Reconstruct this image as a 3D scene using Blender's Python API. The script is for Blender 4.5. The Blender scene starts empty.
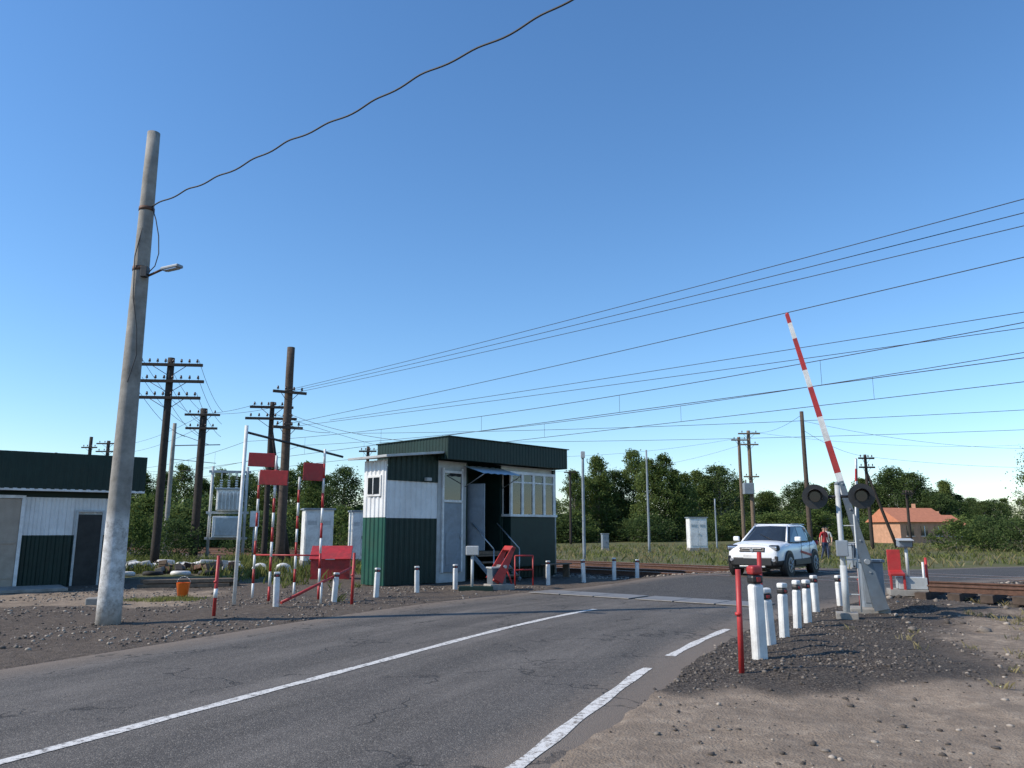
import bpy, bmesh, math, random
import numpy as np
from mathutils import Vector, Matrix

random.seed(7); rng = np.random.default_rng(7)
S = bpy.context.scene
COL = S.collection

# ------------------------------------------------------------------ helpers
def link(o, parent=None):
    COL.objects.link(o)
    if parent is not None: o.parent = parent
    return o
def empty(name, loc=(0,0,0), rz=0.0):
    e = bpy.data.objects.new(name, None); e.location = loc; e.rotation_euler = (0,0,rz)
    e.empty_display_size = .2
    return link(e)
def mesh_obj(name, verts, faces, mats, parent=None, fm=None, smooth=False, loc=None):
    me = bpy.data.meshes.new(name)
    me.from_pydata([tuple(v) for v in verts], [], faces)
    if not isinstance(mats,(list,tuple)): mats=[mats]
    for m in mats: me.materials.append(m)
    if fm is not None: me.polygons.foreach_set("material_index", fm)
    if smooth: me.polygons.foreach_set("use_smooth",[True]*len(me.polygons))
    me.update()
    o = bpy.data.objects.new(name, me)
    if loc is not None: o.location = loc
    return link(o,parent)
def box(name, parent, c, s, mat, rot=(0,0,0), bev=.008):
    x,y,z = s[0]/2,s[1]/2,s[2]/2
    v=[(-x,-y,-z),(x,-y,-z),(x,y,-z),(-x,y,-z),(-x,-y,z),(x,-y,z),(x,y,z),(-x,y,z)]
    f=[(0,3,2,1),(4,5,6,7),(0,1,5,4),(1,2,6,5),(2,3,7,6),(3,0,4,7)]
    o=mesh_obj(name,v,f,mat,parent); o.location=c; o.rotation_euler=rot
    if bev>0:
        b=o.modifiers.new("b",'BEVEL'); b.width=min(bev,min(s)*.3); b.segments=2; b.limit_method='ANGLE'
    return o
def frame_axes(d):
    d=Vector(d).normalized(); a=Vector((0,0,1)) if abs(d.z)<.95 else Vector((1,0,0))
    u=d.cross(a).normalized(); w=u.cross(d).normalized()
    return d,u,w
def tube(name,parent,p0,p1,r0,mat,r1=None,seg=12,rings=1,smooth=True,wob=0):
    if r1 is None: r1=r0
    p0=Vector(p0);p1=Vector(p1); d,u,w=frame_axes(p1-p0)
    v=[];f=[]
    for i in range(rings+1):
        t=i/rings; c=p0.lerp(p1,t); r=r0+(r1-r0)*t
        if wob and 0<i<rings: c=c+u*random.uniform(-wob,wob)+w*random.uniform(-wob,wob)
        for k in range(seg):
            a=2*math.pi*k/seg; v.append(c+u*math.cos(a)*r+w*math.sin(a)*r)
    for i in range(rings):
        for k in range(seg):
            k2=(k+1)%seg; f.append((i*seg+k,i*seg+k2,(i+1)*seg+k2,(i+1)*seg+k))
    f.append(tuple(range(seg))[::-1]); f.append(tuple(rings*seg+k for k in range(seg)))
    o=mesh_obj(name,v,f,mat,parent)
    if smooth:
        sm=[True]*(len(f)-2)+[False,False]; o.data.polygons.foreach_set("use_smooth",sm)
    return o
def corr(name,parent,p0,p1,z0,z1,mat,pitch=.2,depth=.03,z1b=None):
    p0=Vector((p0[0],p0[1]));p1=Vector((p1[0],p1[1])); L=(p1-p0).length; d=(p1-p0)/L
    n=Vector((d.y,-d.x)); us=[];k=0
    prof=[(0,0),(.35,0),(.5,1),(.85,1)]
    while k*pitch<L:
        for a,b in prof:
            u=(k+a)*pitch
            if u<L: us.append((u,b))
        k+=1
    us.append((L,0)); v=[];f=[]
    if z1b is None: z1b=z1
    for u,b in us:
        q=p0+d*u+n*depth*b; v.append((q.x,q.y,z0)); v.append((q.x,q.y,z1+(z1b-z1)*u/L))
    for i in range(len(us)-1): f.append((2*i,2*i+2,2*i+3,2*i+1))
    return mesh_obj(name,v,f,mat,parent)

# ------------------------------------------------------------------ materials
def nt(name):
    m=bpy.data.materials.new(name); m.use_nodes=True; t=m.node_tree; t.nodes.clear()
    out=t.nodes.new('ShaderNodeOutputMaterial'); b=t.nodes.new('ShaderNodeBsdfPrincipled')
    t.links.new(b.outputs[0],out.inputs[0]); return m,t,b,out
def N(t,ty,**kw):
    n=t.nodes.new(ty)
    for k,v in kw.items(): setattr(n,k,v)
    return n
def noise_n(t,vec,scale,detail=4,rough=.6):
    n=N(t,'ShaderNodeTexNoise'); n.inputs['Scale'].default_value=scale; n.inputs['Detail'].default_value=detail
    n.inputs['Roughness'].default_value=rough
    if vec: t.links.new(vec,n.inputs['Vector'])
    return n.outputs['Fac']
def ramp(t,fac,stops):
    r=N(t,'ShaderNodeValToRGB'); e=r.color_ramp.elements
    e[0].position=stops[0][0]; e[0].color=(*stops[0][1],1); e[1].position=stops[-1][0]; e[1].color=(*stops[-1][1],1)
    for p,c in stops[1:-1]:
        q=e.new(p); q.color=(*c,1)
    t.links.new(fac,r.inputs[0]); return r.outputs[0]
def mapr(t,val,a,b,c=0,d=1):
    n=N(t,'ShaderNodeMapRange'); t.links.new(val,n.inputs[0])
    for i,x in enumerate((a,b,c,d)): n.inputs[i+1].default_value=x
    return n.outputs[0]
def mix(t,fac,a,b):
    n=N(t,'ShaderNodeMix',data_type='RGBA')
    if isinstance(fac,float): n.inputs[0].default_value=fac
    else: t.links.new(fac,n.inputs[0])
    for i,x in ((6,a),(7,b)):
        if isinstance(x,tuple): n.inputs[i].default_value=(*x,1)
        else: t.links.new(x,n.inputs[i])
    return n.outputs[2]
def math_n(t,op,a,b=0.0):
    n=N(t,'ShaderNodeMath',operation=op)
    for i,x in enumerate((a,b)):
        if isinstance(x,(int,float)): n.inputs[i].default_value=x
        else: t.links.new(x,n.inputs[i])
    return n.outputs[0]
def bump(t,b,h,strength=.3,dist=.01):
    n=N(t,'ShaderNodeBump'); n.inputs['Strength'].default_value=strength; n.inputs['Distance'].default_value=dist
    t.links.new(h,n.inputs['Height']); t.links.new(n.outputs[0],b.inputs['Normal'])
def M(name,c,rough=.6,var=.18,scale=6,bmp=0,metal=0,dirt=None,dirtamt=.35,spec=None):
    m,t,b,o=nt(name); tc=N(t,'ShaderNodeTexCoord').outputs['Object']
    n1=noise_n(t,tc,scale,6,.65)
    lo=tuple(x*(1-var) for x in c); hi=tuple(min(1,x*(1+var)) for x in c)
    col=ramp(t,n1,[(.3,lo),(.7,hi)])
    if dirt:
        n2=noise_n(t,tc,scale*.35,8,.75); col=mix(t,mapr(t,n2,.45,.7,0,dirtamt),col,dirt)
    t.links.new(col,b.inputs['Base Color'])
    b.inputs['Roughness'].default_value=rough; b.inputs['Metallic'].default_value=metal
    if spec is not None: b.inputs['Specular IOR Level'].default_value=spec
    if bmp: bump(t,b,noise_n(t,tc,scale*8,5,.7),bmp,.01)
    return m
DIRT=(.12,.09,.065)
m_white=M('white_paint',(.74,.74,.72),.5,.08,5,.1,dirt=DIRT,dirtamt=.45)
m_red=M('red_paint',(.42,.028,.028),.5,.25,6,.1,dirt=(.13,.045,.035),dirtamt=.6)
m_black=M('black_paint',(.015,.015,.016),.45,.3,6,dirt=DIRT,dirtamt=.15)
m_grey=M('grey_enamel',(.22,.26,.30),.5,.15,4,.1,dirt=DIRT,dirtamt=.4)
m_bgrey=M('blue_grey_enamel',(.10,.13,.16),.5,.2,4,.1,dirt=DIRT,dirtamt=.4)
m_lgrey=M('light_grey_enamel',(.44,.46,.46),.5,.12,4,.1,dirt=DIRT,dirtamt=.4)
m_dgreen=M('dark_and_shaded_green_sheet',(.007,.026,.021),.5,.2,3,dirt=(.03,.035,.025),dirtamt=.25,spec=.3)  # own dark green of the fascias; shade on booth fronts also painted with it
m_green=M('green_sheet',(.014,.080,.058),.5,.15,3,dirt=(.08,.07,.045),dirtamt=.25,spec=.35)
m_wsheet=M('white_sheet',(.72,.73,.73),.45,.06,2,dirt=(.28,.24,.19),dirtamt=.35)
m_tan=M('tan_door_paint',(.36,.30,.24),.6,.15,3,.1,dirt=DIRT)
m_conc=M('concrete',(.30,.28,.25),.85,.2,5,.5,dirt=(.14,.12,.1),dirtamt=.6)
m_wood=M('tarred_wood',(.032,.024,.019),.85,.4,7,.5)
m_woodm=M('brown_wood',(.075,.052,.038),.85,.4,7,.5)
m_woodl=M('weathered_wood',(.16,.115,.08),.85,.35,7,.5)
m_sleeper=M('sleeper_wood',(.075,.052,.038),.9,.4,5,.5)
m_rust=M('rusty_steel',(.12,.06,.038),.7,.35,12,.2,.2)
m_railtop=M('polished_rail',(.42,.41,.40),.28,.1,8,0,.9)
m_steel=M('galvanised_steel',(.38,.39,.40),.42,.15,6,0,.7)
m_wire=M('cable_black',(.02,.02,.022),.6,.1,3)
m_cer=M('insulator',(.08,.05,.04),.25,.1,3)
m_wcer=M('white_porcelain',(.65,.65,.63),.25,.1,3)
m_rub=M('tyre_rubber',(.022,.022,.022),.8,.2,9)
m_orange=M('orange_plastic',(.75,.16,.02),.4,.1,3)
m_oroof=M('orange_roof_tiles',(.50,.19,.10),.7,.15,3)
m_doorshade=M('doorway_shade',(.03,.03,.028),.8,.4,3)  # near-black colour standing for shade inside the open shed doorway
m_curtain=M('curtain_cloth',(.62,.57,.46),.9,.12,4)
m_carw=M('car_white_paint',(.78,.79,.80),.18,.02,2,spec=.6)
m_plast=M('black_plastic',(.02,.02,.021),.5,.1,5)
m_lens=M('headlamp_lens',(.55,.58,.62),.08,.3,12,0,.6)
m_skin=M('skin',(.50,.30,.21),.55,.05,4)
m_hair=M('hair',(.03,.02,.015),.6,.2,8)
m_denim=M('denim_cloth',(.04,.055,.10),.9,.2,8)
m_shirt=M('red_cloth',(.45,.04,.04),.9,.15,8)
m_shirt2=M('pale_cloth',(.5,.5,.48),.9,.1,8)
m_brick=M('orange_brick',(.48,.26,.16),.8,.2,3)
m_plate=M('steel_plate',(.22,.21,.20),.6,.2,4,.2,.2,dirt=DIRT)
m_bag=M('white_sack',(.62,.61,.58),.85,.12,5,.4,dirt=DIRT,dirtamt=.5)

def glass_mat():
    m,t,b,o=nt('window_glass'); t.nodes.remove(b)
    g=N(t,'ShaderNodeBsdfGlossy'); g.inputs['Roughness'].default_value=.02
    tr=N(t,'ShaderNodeBsdfTransparent'); tr.inputs[0].default_value=(.8,.85,.85,1)
    f=N(t,'ShaderNodeFresnel'); f.inputs[0].default_value=1.8
    mx=N(t,'ShaderNodeMixShader'); t.links.new(f.outputs[0],mx.inputs[0]); t.links.new(tr.outputs[0],mx.inputs[1]); t.links.new(g.outputs[0],mx.inputs[2])
    t.links.new(mx.outputs[0],o.inputs[0]); return m
m_glass=glass_mat()
m_dglass=M('tinted_glass',(.02,.025,.03),.04,.2,2,spec=.8)

def pole_mat():
    m,t,b,o=nt('limewashed_concrete_pole'); tc=N(t,'ShaderNodeTexCoord').outputs['Object']
    sx=N(t,'ShaderNodeSeparateXYZ'); t.links.new(tc,sx.inputs[0])
    n=noise_n(t,tc,3,7,.7); n2=noise_n(t,tc,14,5,.7); n3=noise_n(t,tc,5,9,.8)
    conc=ramp(t,n,[(.3,(.16,.145,.125)),(.5,(.25,.235,.21)),(.7,(.34,.32,.285))])
    wh=ramp(t,n3,[(.38,(.26,.25,.235)),(.5,(.50,.49,.47)),(.62,(.68,.68,.67))])
    zz=math_n(t,'ADD',sx.outputs[2],math_n(t,'MULTIPLY',n3,.9))
    col=mix(t,mapr(t,zz,2.2,2.4,1,0),conc,wh)
    col=mix(t,mapr(t,sx.outputs[2],.05,.35,.6,0),col,(.2,.16,.12))
    t.links.new(col,b.inputs['Base Color']); b.inputs['Roughness'].default_value=.85
    bump(t,b,n2,.6,.012); return m
m_pole=pole_mat()

def leaf_mat(name,c0,c1,tl=.38):
    m,t,b,o=nt(name); t.nodes.remove(b)
    a=N(t,'ShaderNodeAttribute',attribute_name='lc')
    oi=N(t,'ShaderNodeObjectInfo')
    f=math_n(t,'ADD',a.outputs['Fac'],math_n(t,'MULTIPLY',math_n(t,'SUBTRACT',oi.outputs['Random'],.5),.35))
    col=ramp(t,f,[(0,c0),(1,c1)])
    d=N(t,'ShaderNodeBsdfDiffuse'); tr=N(t,'ShaderNodeBsdfTranslucent')
    mx=N(t,'ShaderNodeMixShader'); mx.inputs[0].default_value=tl
    t.links.new(col,d.inputs[0]); t.links.new(col,tr.inputs[0]); t.links.new(d.outputs[0],mx.inputs[1]); t.links.new(tr.outputs[0],mx.inputs[2])
    t.links.new(mx.outputs[0],o.inputs[0]); return m
m_leaf=leaf_mat('leaf_green',(.045,.078,.022),(.21,.26,.085))
m_leafd=leaf_mat('leaf_dark_green',(.034,.062,.024),(.15,.20,.072))
m_grass=leaf_mat('grass_blades',(.07,.095,.026),(.25,.26,.095))
m_dry=leaf_mat('dry_grass_blades',(.17,.145,.07),(.38,.32,.17))
m_bark=M('bark',(.20,.18,.155),.9,.4,6,.4)

# ------------------------------------------------------------------ terrain functions
MID=np.array([4.9,30.6]); TD=np.array([.70,-.714]); TN=np.array([.714,.70])
def ss(a,b,x):
    t=np.clip((x-a)/(b-a),0,1); return t*t*(3-2*t)
_w=np.random.default_rng(3); _dirs=[(_w.normal(size=2),_w.uniform(0,6.28)) for _ in range(9)]
def fn(x,y,sc,k=0):
    r=0
    for i in range(6):
        d,p=_dirs[(i+k)%9]; r=r+np.sin((d[0]*x+d[1]*y)*sc*(1+.35*i)+p*(k+1))
    return r/4.0
ctrl=[(-13,-15),(-9,-6),(-6.2,0),(-3.54,5.72),(-2.0,9.05),(-.03,13.25),(1.68,16.15),(3.6,18.5),(6.2,21),(9.6,23.7),(13.6,26.5),(18.5,29),(26,32),(45,37),(90,44),(200,60)]
def catmull(P,n=14):
    P=[np.array(p,float) for p in P]; P=[2*P[0]-P[1]]+P+[2*P[-1]-P[-2]]; out=[]
    for i in range(1,len(P)-2):
        L=np.linalg.norm(P[i+1]-P[i]); m=max(4,int(L/.45)) if L<20 else 24
        for k in range(m):
            t=k/m; a,b,c,d=P[i-1],P[i],P[i+1],P[i+2]
            out.append(.5*((2*b)+(-a+c)*t+(2*a-5*b+4*c-d)*t*t+(-a+3*b-3*c+d)*t**3))
    out.append(P[-2]); return np.array(out)
CL=catmull(ctrl); TAN=np.gradient(CL,axis=0); TAN/=np.linalg.norm(TAN,axis=1)[:,None]
RN=np.stack([TAN[:,1],-TAN[:,0]],1)   # right normal
def road_s(x,y):
    x=np.atleast_1d(x).astype(float); y=np.atleast_1d(y).astype(float); out=np.empty(x.shape); P=np.stack([x,y],1)
    for i in range(0,len(P),4000):
        q=P[i:i+4000]; D=q[:,None,:]-CL[None]; d2=(D**2).sum(2); j=d2.argmin(1)
        dj=D[np.arange(len(q)),j]; sg=(dj*RN[j]).sum(1); out[i:i+4000]=np.where(sg>=0,1,-1)*np.sqrt(d2[np.arange(len(q)),j])
    return out
def track_d(x,y): return (x-MID[0])*TN[0]+(y-MID[1])*TN[1]
def road_z(x,y):
    d=np.abs(track_d(x,y)); return .17*(1-ss(3.6,8.5,d))
def gravel_zone(x,y,s):
    w=fn(x,y,1.1)*.35+fn(x,y,3.7,3)*.12
    xb=np.where(y<12,4.9+(y-8)*.28,6.0+(y-12)*.62)
    return ss(2.9,3.5,s+w*.6)*ss(7.5,9.3,y+w*1.1)*(1-ss(-.9,.9,x-xb+w))*(1-ss(19.5,21,y))
def ground_z(x,y,s=None):
    x=np.atleast_1d(x).astype(float); y=np.atleast_1d(y).astype(float)
    if s is None: s=road_s(x,y)
    d=track_d(x,y)
    far=ss(45,120,np.hypot(x,y))
    g=fn(x,y,.5,1)*.03+fn(x,y,2.2,2)*.014+fn(x,y,6,3)*.008
    g=g*(1-far)+far*fn(x,y,.02,4)*.35
    g=g+gravel_zone(x,y,s)*(.05+.03*fn(x,y,2.0,5))
    # low spoil heaps beside the line
    g=g+.13*np.exp(-(((x-8.9)/1.0)**2+((y-16.3)/.7)**2))+.08*np.exp(-(((x-10.8)/1.6)**2+((y-15.2)/.8)**2))
    g=g*(1-.8*(1-ss(3.2,5.5,np.abs(d))))-.02*(1-ss(3.5,5,np.abs(d)))
    rz=road_z(x,y)
    inside=np.where(s>0,s-3.52,-s-3.72)+fn(x,y,2.6,2)*.08+fn(x,y,7.5,4)*.035
    w=ss(0.15,1.3,inside)
    g=(rz+.006+.004*fn(x,y,9,1))*(1-w)+g*w
    k=ss(-.28,.04,inside)
    return (rz-.07)*(1-k)+g*k

# ------------------------------------------------------------------ ground
def spaced(a,b,fine,lo,hi,grow=1.16):
    c=list(np.arange(a,b+1e-6,fine)); st=fine; v=b
    while v<hi: st*=grow; v+=st; c.append(v)
    st=fine; v=a; L=[]
    while v>lo: st*=grow; v-=st; L.append(v)
    return np.array(L[::-1]+c)
xs=spaced(-14,16,.12,-2500,2500); ys=spaced(4,27,.12,-400,4000)
X,Y=np.meshgrid(xs,ys); x=X.ravel(); y=Y.ravel(); s=road_s(x,y); z=ground_z(x,y,s); d=track_d(x,y)
nx,ny=len(xs),len(ys)
idx=np.arange(nx*ny).reshape(ny,nx)
F=np.stack([idx[:-1,:-1],idx[:-1,1:],idx[1:,1:],idx[1:,:-1]],-1).reshape(-1,4)
def fast_mesh(name,V,F,mats,attr=None,smooth=False,fm=None):
    me=bpy.data.meshes.new(name); k=F.shape[1]
    me.vertices.add(len(V)); me.vertices.foreach_set('co',V.astype(np.float32).ravel())
    me.loops.add(F.size); me.loops.foreach_set('vertex_index',F.astype(np.int32).ravel())
    me.polygons.add(len(F)); me.polygons.foreach_set('loop_start',np.arange(0,F.size,k,dtype=np.int32))
    me.polygons.foreach_set('loop_total',np.full(len(F),k,dtype=np.int32))
    for m in mats: me.materials.append(m)
    if fm is not None: me.polygons.foreach_set('material_index',fm.astype(np.int32))
    me.update(calc_edges=True)
    if smooth: me.polygons.foreach_set("use_smooth",[True]*len(F))
    if attr:
        for n,a in attr.items():
            if a.ndim==1:
                at=me.attributes.new(n,'FLOAT','POINT'); at.data.foreach_set('value',a.astype(np.float32))
            else:
                at=me.attributes.new(n,'FLOAT_COLOR','POINT'); at.data.foreach_set('color',a.astype(np.float32).ravel())
    return me
w1=fn(x,y,.7,2); w2=fn(x,y,2.3,4)
Gz=gravel_zone(x,y,s)
sand=ss(2.8,3.2,s)*(1-ss(7.9,9.6,y+w1*.6))
sand=np.maximum(sand, .62*ss(-1.0,1.0,(x-(np.where(y<12,5.0+(y-8)*.28,6.2+(y-12)*.62)))+w1*.5)*ss(2.8,3.2,s)*(1-ss(14,19,y)))
sand=np.maximum(sand, .8*ss(0,1.2,-(x+6.6)+w1*.5)*ss(16.2,17.3,y+w2*.4)*(1-ss(20.5,21.8,y+w2*.4)))
sand=sand*(1-Gz)
grass=ss(5.0,7.5,d+w1*.8)
gl=ss(22,26,y+w1*1.5)*(1-ss(-7.5,-5,x+w1))*(.55+.3*w2)
grass=np.maximum(grass,np.clip(gl,0,1)*ss(3.6,6,np.abs(d)))
grass=np.maximum(grass,.45*ss(12,15,x+w1)*ss(.2,1,w2)*(1-ss(3.8,5.5,-np.abs(d)+9)))
grass=np.maximum(grass,ss(50,80,np.hypot(x,y)))
grass=grass*ss(3.3,4.2,np.abs(s))
ball=(1-ss(3.9,5.0,np.abs(d)+w2*.25))
zone=np.stack([sand,grass,np.maximum(Gz,0),ball],1)
V=np.stack([x,y,z],1)
def ground_mat():
    m,t,b,o=nt('ground_soil'); pos=N(t,'ShaderNodeNewGeometry').outputs['Position']
    a=N(t,'ShaderNodeAttribute',attribute_name='zone'); sp=N(t,'ShaderNodeSeparateColor'); t.links.new(a.outputs['Color'],sp.inputs[0])
    n0=noise_n(t,pos,.55,5,.6); n1=noise_n(t,pos,1.6,8,.7); n2=noise_n(t,pos,7,9,.7); n3=noise_n(t,pos,70,4,.7); n4=noise_n(t,pos,24,6,.7)
    vo=N(t,'ShaderNodeTexVoronoi'); vo.inputs['Scale'].default_value=45; t.links.new(pos,vo.inputs['Vector'])
    vc=N(t,'ShaderNodeSeparateColor'); t.links.new(vo.outputs['Color'],vc.inputs[0])
    dirt=ramp(t,n2,[(.3,(.072,.056,.044)),(.55,(.135,.108,.086)),(.75,(.23,.19,.15))])
    sandc=ramp(t,n2,[(.25,(.22,.165,.12)),(.5,(.32,.25,.185)),(.75,(.44,.355,.27))])
    sandc=mix(t,mapr(t,n1,.40,.60,.7,0),sandc,(.18,.14,.105))
    grv=ramp(t,vc.outputs[0],[(0,(.032,.027,.023)),(.6,(.072,.060,.051)),(1,(.16,.135,.11))])
    grv=mix(t,mapr(t,n2,.5,.7,0,.5),grv,(.14,.11,.088))
    blc=ramp(t,vc.outputs[1],[(0,(.06,.045,.035)),(.6,(.14,.11,.09)),(1,(.28,.25,.22))])
    grs=ramp(t,n2,[(.3,(.065,.08,.026)),(.55,(.115,.125,.045)),(.75,(.20,.18,.095))])
    grs=mix(t,mapr(t,n0,.45,.62,0,.6),grs,(.19,.16,.085))
    def msk(ch,amt=.7):
        e=math_n(t,'ADD',ch,math_n(t,'MULTIPLY',math_n(t,'SUBTRACT',n2,.5),amt))
        return mapr(t,e,.3,.65)
    al=a.outputs['Alpha']
    c=mix(t,msk(sp.outputs[0]),dirt,sandc)
    c=mix(t,msk(sp.outputs[1]),c,grs)
    c=mix(t,msk(sp.outputs[2],1.3),c,grv)
    c=mix(t,msk(al,.4),c,blc)
    c=mix(t,mapr(t,n0,.4,.65,0,.35),c,mix(t,.5,c,(.08,.062,.05)))
    c=mix(t,mapr(t,n4,.54,.66,0,.55),c,mix(t,.65,c,(.06,.048,.04)))
    c2=mix(t,mapr(t,n3,.55,.75,0,.5),c,mix(t,.6,c,(.5,.43,.35)))
    t.links.new(c2,b.inputs['Base Color']); b.inputs['Roughness'].default_value=.95; b.inputs['Specular IOR Level'].default_value=.2
    rough=mapr(t,sp.outputs[0],.2,.8,1.0,.6)
    h=math_n(t,'ADD',math_n(t,'MULTIPLY',n2,.9),math_n(t,'MULTIPLY',n3,.15))
    h=math_n(t,'ADD',h,math_n(t,'MULTIPLY',n4,.4))
    h=math_n(t,'ADD',h,math_n(t,'MULTIPLY',vo.outputs['Distance'],-.25))
    h=math_n(t,'MULTIPLY',h,rough)
    bump(t,b,h,1.0,.055); return m
me=fast_mesh('ground',V,F,[ground_mat()],{'zone':zone},True)
link(bpy.data.objects.new('ground',me))

# ------------------------------------------------------------------ road
US=[-4.05,-3.68,-3.2,-2.7,-2.2,-1.6,-1.0,-.4,0,.4,1.0,1.6,2.2,2.7,3.1,3.42,3.8]; nac=len(US); RV=[];at=[]
cum=np.concatenate([[0],np.cumsum(np.linalg.norm(np.diff(CL,axis=0),axis=1))])
def crown(u): return .014-.0005*u*u
for i,c in enumerate(CL):
    for k,u in enumerate(US):
        p=c+RN[i]*u; zz=float(road_z(p[0],p[1]))+crown(u)
        if k in (0,nac-1): zz-=.06
        RV.append((p[0],p[1],zz)); dd=float(track_d(p[0],p[1])); at.append((u,cum[i],dd))
RV=np.array(RV); at=np.array(at); idx=np.arange(len(RV)).reshape(len(CL),nac)
RF=np.stack([idx[:-1,:-1],idx[:-1,1:],idx[1:,1:],idx[1:,:-1]],-1).reshape(-1,4)
def asphalt_col(t):
    pos=N(t,'ShaderNodeNewGeometry').outputs['Position']
    au=N(t,'ShaderNodeAttribute',attribute_name='ru').outputs['Fac']; av=N(t,'ShaderNodeAttribute',attribute_name='rv').outputs['Fac']; ad=N(t,'ShaderNodeAttribute',attribute_name='rd').outputs['Fac']
    cv=N(t,'ShaderNodeCombineXYZ'); t.links.new(au,cv.inputs[0]); t.links.new(math_n(t,'MULTIPLY',av,.12),cv.inputs[1])
    nl=noise_n(t,cv.outputs[0],2.2,6,.6)
    n1=noise_n(t,pos,.7,6,.65); n2=noise_n(t,pos,160,3,.8); n3=noise_n(t,pos,14,6,.7)
    vo=N(t,'ShaderNodeTexVoronoi'); vo.inputs['Scale'].default_value=95; t.links.new(pos,vo.inputs['Vector'])
    vc=N(t,'ShaderNodeSeparateColor'); t.links.new(vo.outputs['Color'],vc.inputs[0])
    col=ramp(t,nl,[(.3,(.074,.066,.058)),(.5,(.112,.100,.089)),(.7,(.170,.152,.135))])
    col=mix(t,mapr(t,n1,.4,.65,0,.5),col,(.078,.070,.063))
    col=mix(t,mapr(t,n3,.5,.72,0,.45),col,(.20,.178,.155))
    dn=math_n(t,'ADD',ad,math_n(t,'MULTIPLY',n1,1.2))
    col=mix(t,mapr(t,dn,-9.4,-9.1,0,.8),col,(.045,.044,.044))
    ab=math_n(t,'ABSOLUTE',math_n(t,'SUBTRACT',math_n(t,'ABSOLUTE',au),1.75))
    ab=math_n(t,'ABSOLUTE',math_n(t,'SUBTRACT',ab,.8))
    col=mix(t,mapr(t,ab,.0,.45,.48,0),col,(.056,.051,.047))
    col=mix(t,mapr(t,vc.outputs[0],.72,1,0,.55),col,(.32,.29,.25))
    col=mix(t,mapr(t,vc.outputs[1],.0,.3,.5,0),col,(.036,.034,.032))
    e=math_n(t,'ADD',math_n(t,'ABSOLUTE',math_n(t,'ADD',au,.1)),math_n(t,'MULTIPLY',n3,.9))
    col=mix(t,mapr(t,e,3.25,4.0,0,.85),col,(.20,.16,.125))
    vk=N(t,'ShaderNodeTexVoronoi',feature='DISTANCE_TO_EDGE'); vk.inputs['Scale'].default_value=.5
    wp=N(t,'ShaderNodeVectorMath',operation='ADD'); nn=N(t,'ShaderNodeTexNoise'); nn.inputs['Scale'].default_value=2.5; nn.inputs['Detail'].default_value=5
    t.links.new(pos,nn.inputs['Vector']); t.links.new(pos,wp.inputs[0]); t.links.new(nn.outputs['Color'],wp.inputs[1]); t.links.new(wp.outputs[0],vk.inputs['Vector'])
    crk=math_n(t,'MULTIPLY',mapr(t,vk.outputs['Distance'],.005,.014,.7,0),mapr(t,n1,.44,.54,0,1))
    col=mix(t,crk,col,(.026,.024,.022))
    h=math_n(t,'SUBTRACT',math_n(t,'ADD',math_n(t,'MULTIPLY',vo.outputs['Distance'],-.6),math_n(t,'MULTIPLY',n3,.6)),crk)
    return col,h,n3,n2,pos
def asphalt():
    m,t,b,o=nt('asphalt'); col,h,*_=asphalt_col(t)
    t.links.new(col,b.inputs['Base Color']); b.inputs['Roughness'].default_value=.85; b.inputs['Specular IOR Level'].default_value=.3
    bump(t,b,h,.8,.01); return m
def road_paint():
    m,t,b,o=nt('worn_road_paint'); col,h,n3,n2,pos=asphalt_col(t)
    n4=noise_n(t,pos,30,8,.8)
    f=math_n(t,'ADD',math_n(t,'MULTIPLY',n3,.45),math_n(t,'MULTIPLY',n4,.55))
    c=mix(t,mapr(t,f,.49,.59,1,0),col,(.66,.64,.60))
    t.links.new(c,b.inputs['Base Color']); b.inputs['Roughness'].default_value=.75; bump(t,b,h,.5,.006); return m
me=fast_mesh('road',RV,RF,[asphalt()],{'ru':at[:,0],'rv':at[:,1],'rd':at[:,2]},True)
link(bpy.data.objects.new('road',me))
m_rp=road_paint()
def strip(name,u0,u1,ya,yb,jit=.010,off=None):
    v=[];a=[]
    ii=[i for i in range(len(CL)) if ya<=CL[i][1]<=yb]
    for q in np.arange(ii[0],ii[-1]+1e-6,.5):
        i=int(q); fr=q-i; j=min(i+1,len(CL)-1); c=CL[i]*(1-fr)+CL[j]*fr; n=RN[i]*(1-fr)+RN[j]*fr
        o_=float(np.interp(c[1],*off)) if off else 0
        for u in (u0,(u0+u1)/2,u1):
            uu=u+o_+jit*math.sin(q*2.1+u*30); p=c+n*uu; v.append((p[0],p[1],float(road_z(p[0],p[1]))+crown(uu)+.005)); a.append((uu,cum[i],float(track_d(p[0],p[1]))))
    v=np.array(v);a=np.array(a); k=len(v)//3; idx=np.arange(len(v)).reshape(k,3)
    f=np.stack([idx[:-1,:-1],idx[:-1,1:],idx[1:,1:],idx[1:,:-1]],-1).reshape(-1,4)
    me=fast_mesh(name,v,f,[m_rp],{'ru':a[:,0],'rv':a[:,1],'rd':a[:,2]},True); return link(bpy.data.objects.new(name,me))
strip('road_centre_line',-.065,.065,-14,16.3)
EO=([0,7,8.5,10.4,12,14.8],[3.28,3.28,3.18,3.09,3.14,3.22])
strip('road_edge_line',-.06,.06,-14,11.0,off=EO)
strip('road_edge_line',-.06,.06,11.35,15.0,off=EO)

pl=empty('road_barrier_plates',(3.0,18.75,.02),math.atan2(-.62,.78))
for k in range(2):
    for j in range(3):
        box('plate',pl,((-2.95 if k==0 else .12)+.5+j*.98,0,.012),(.94,.95,.022),m_plate,bev=.006)

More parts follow.
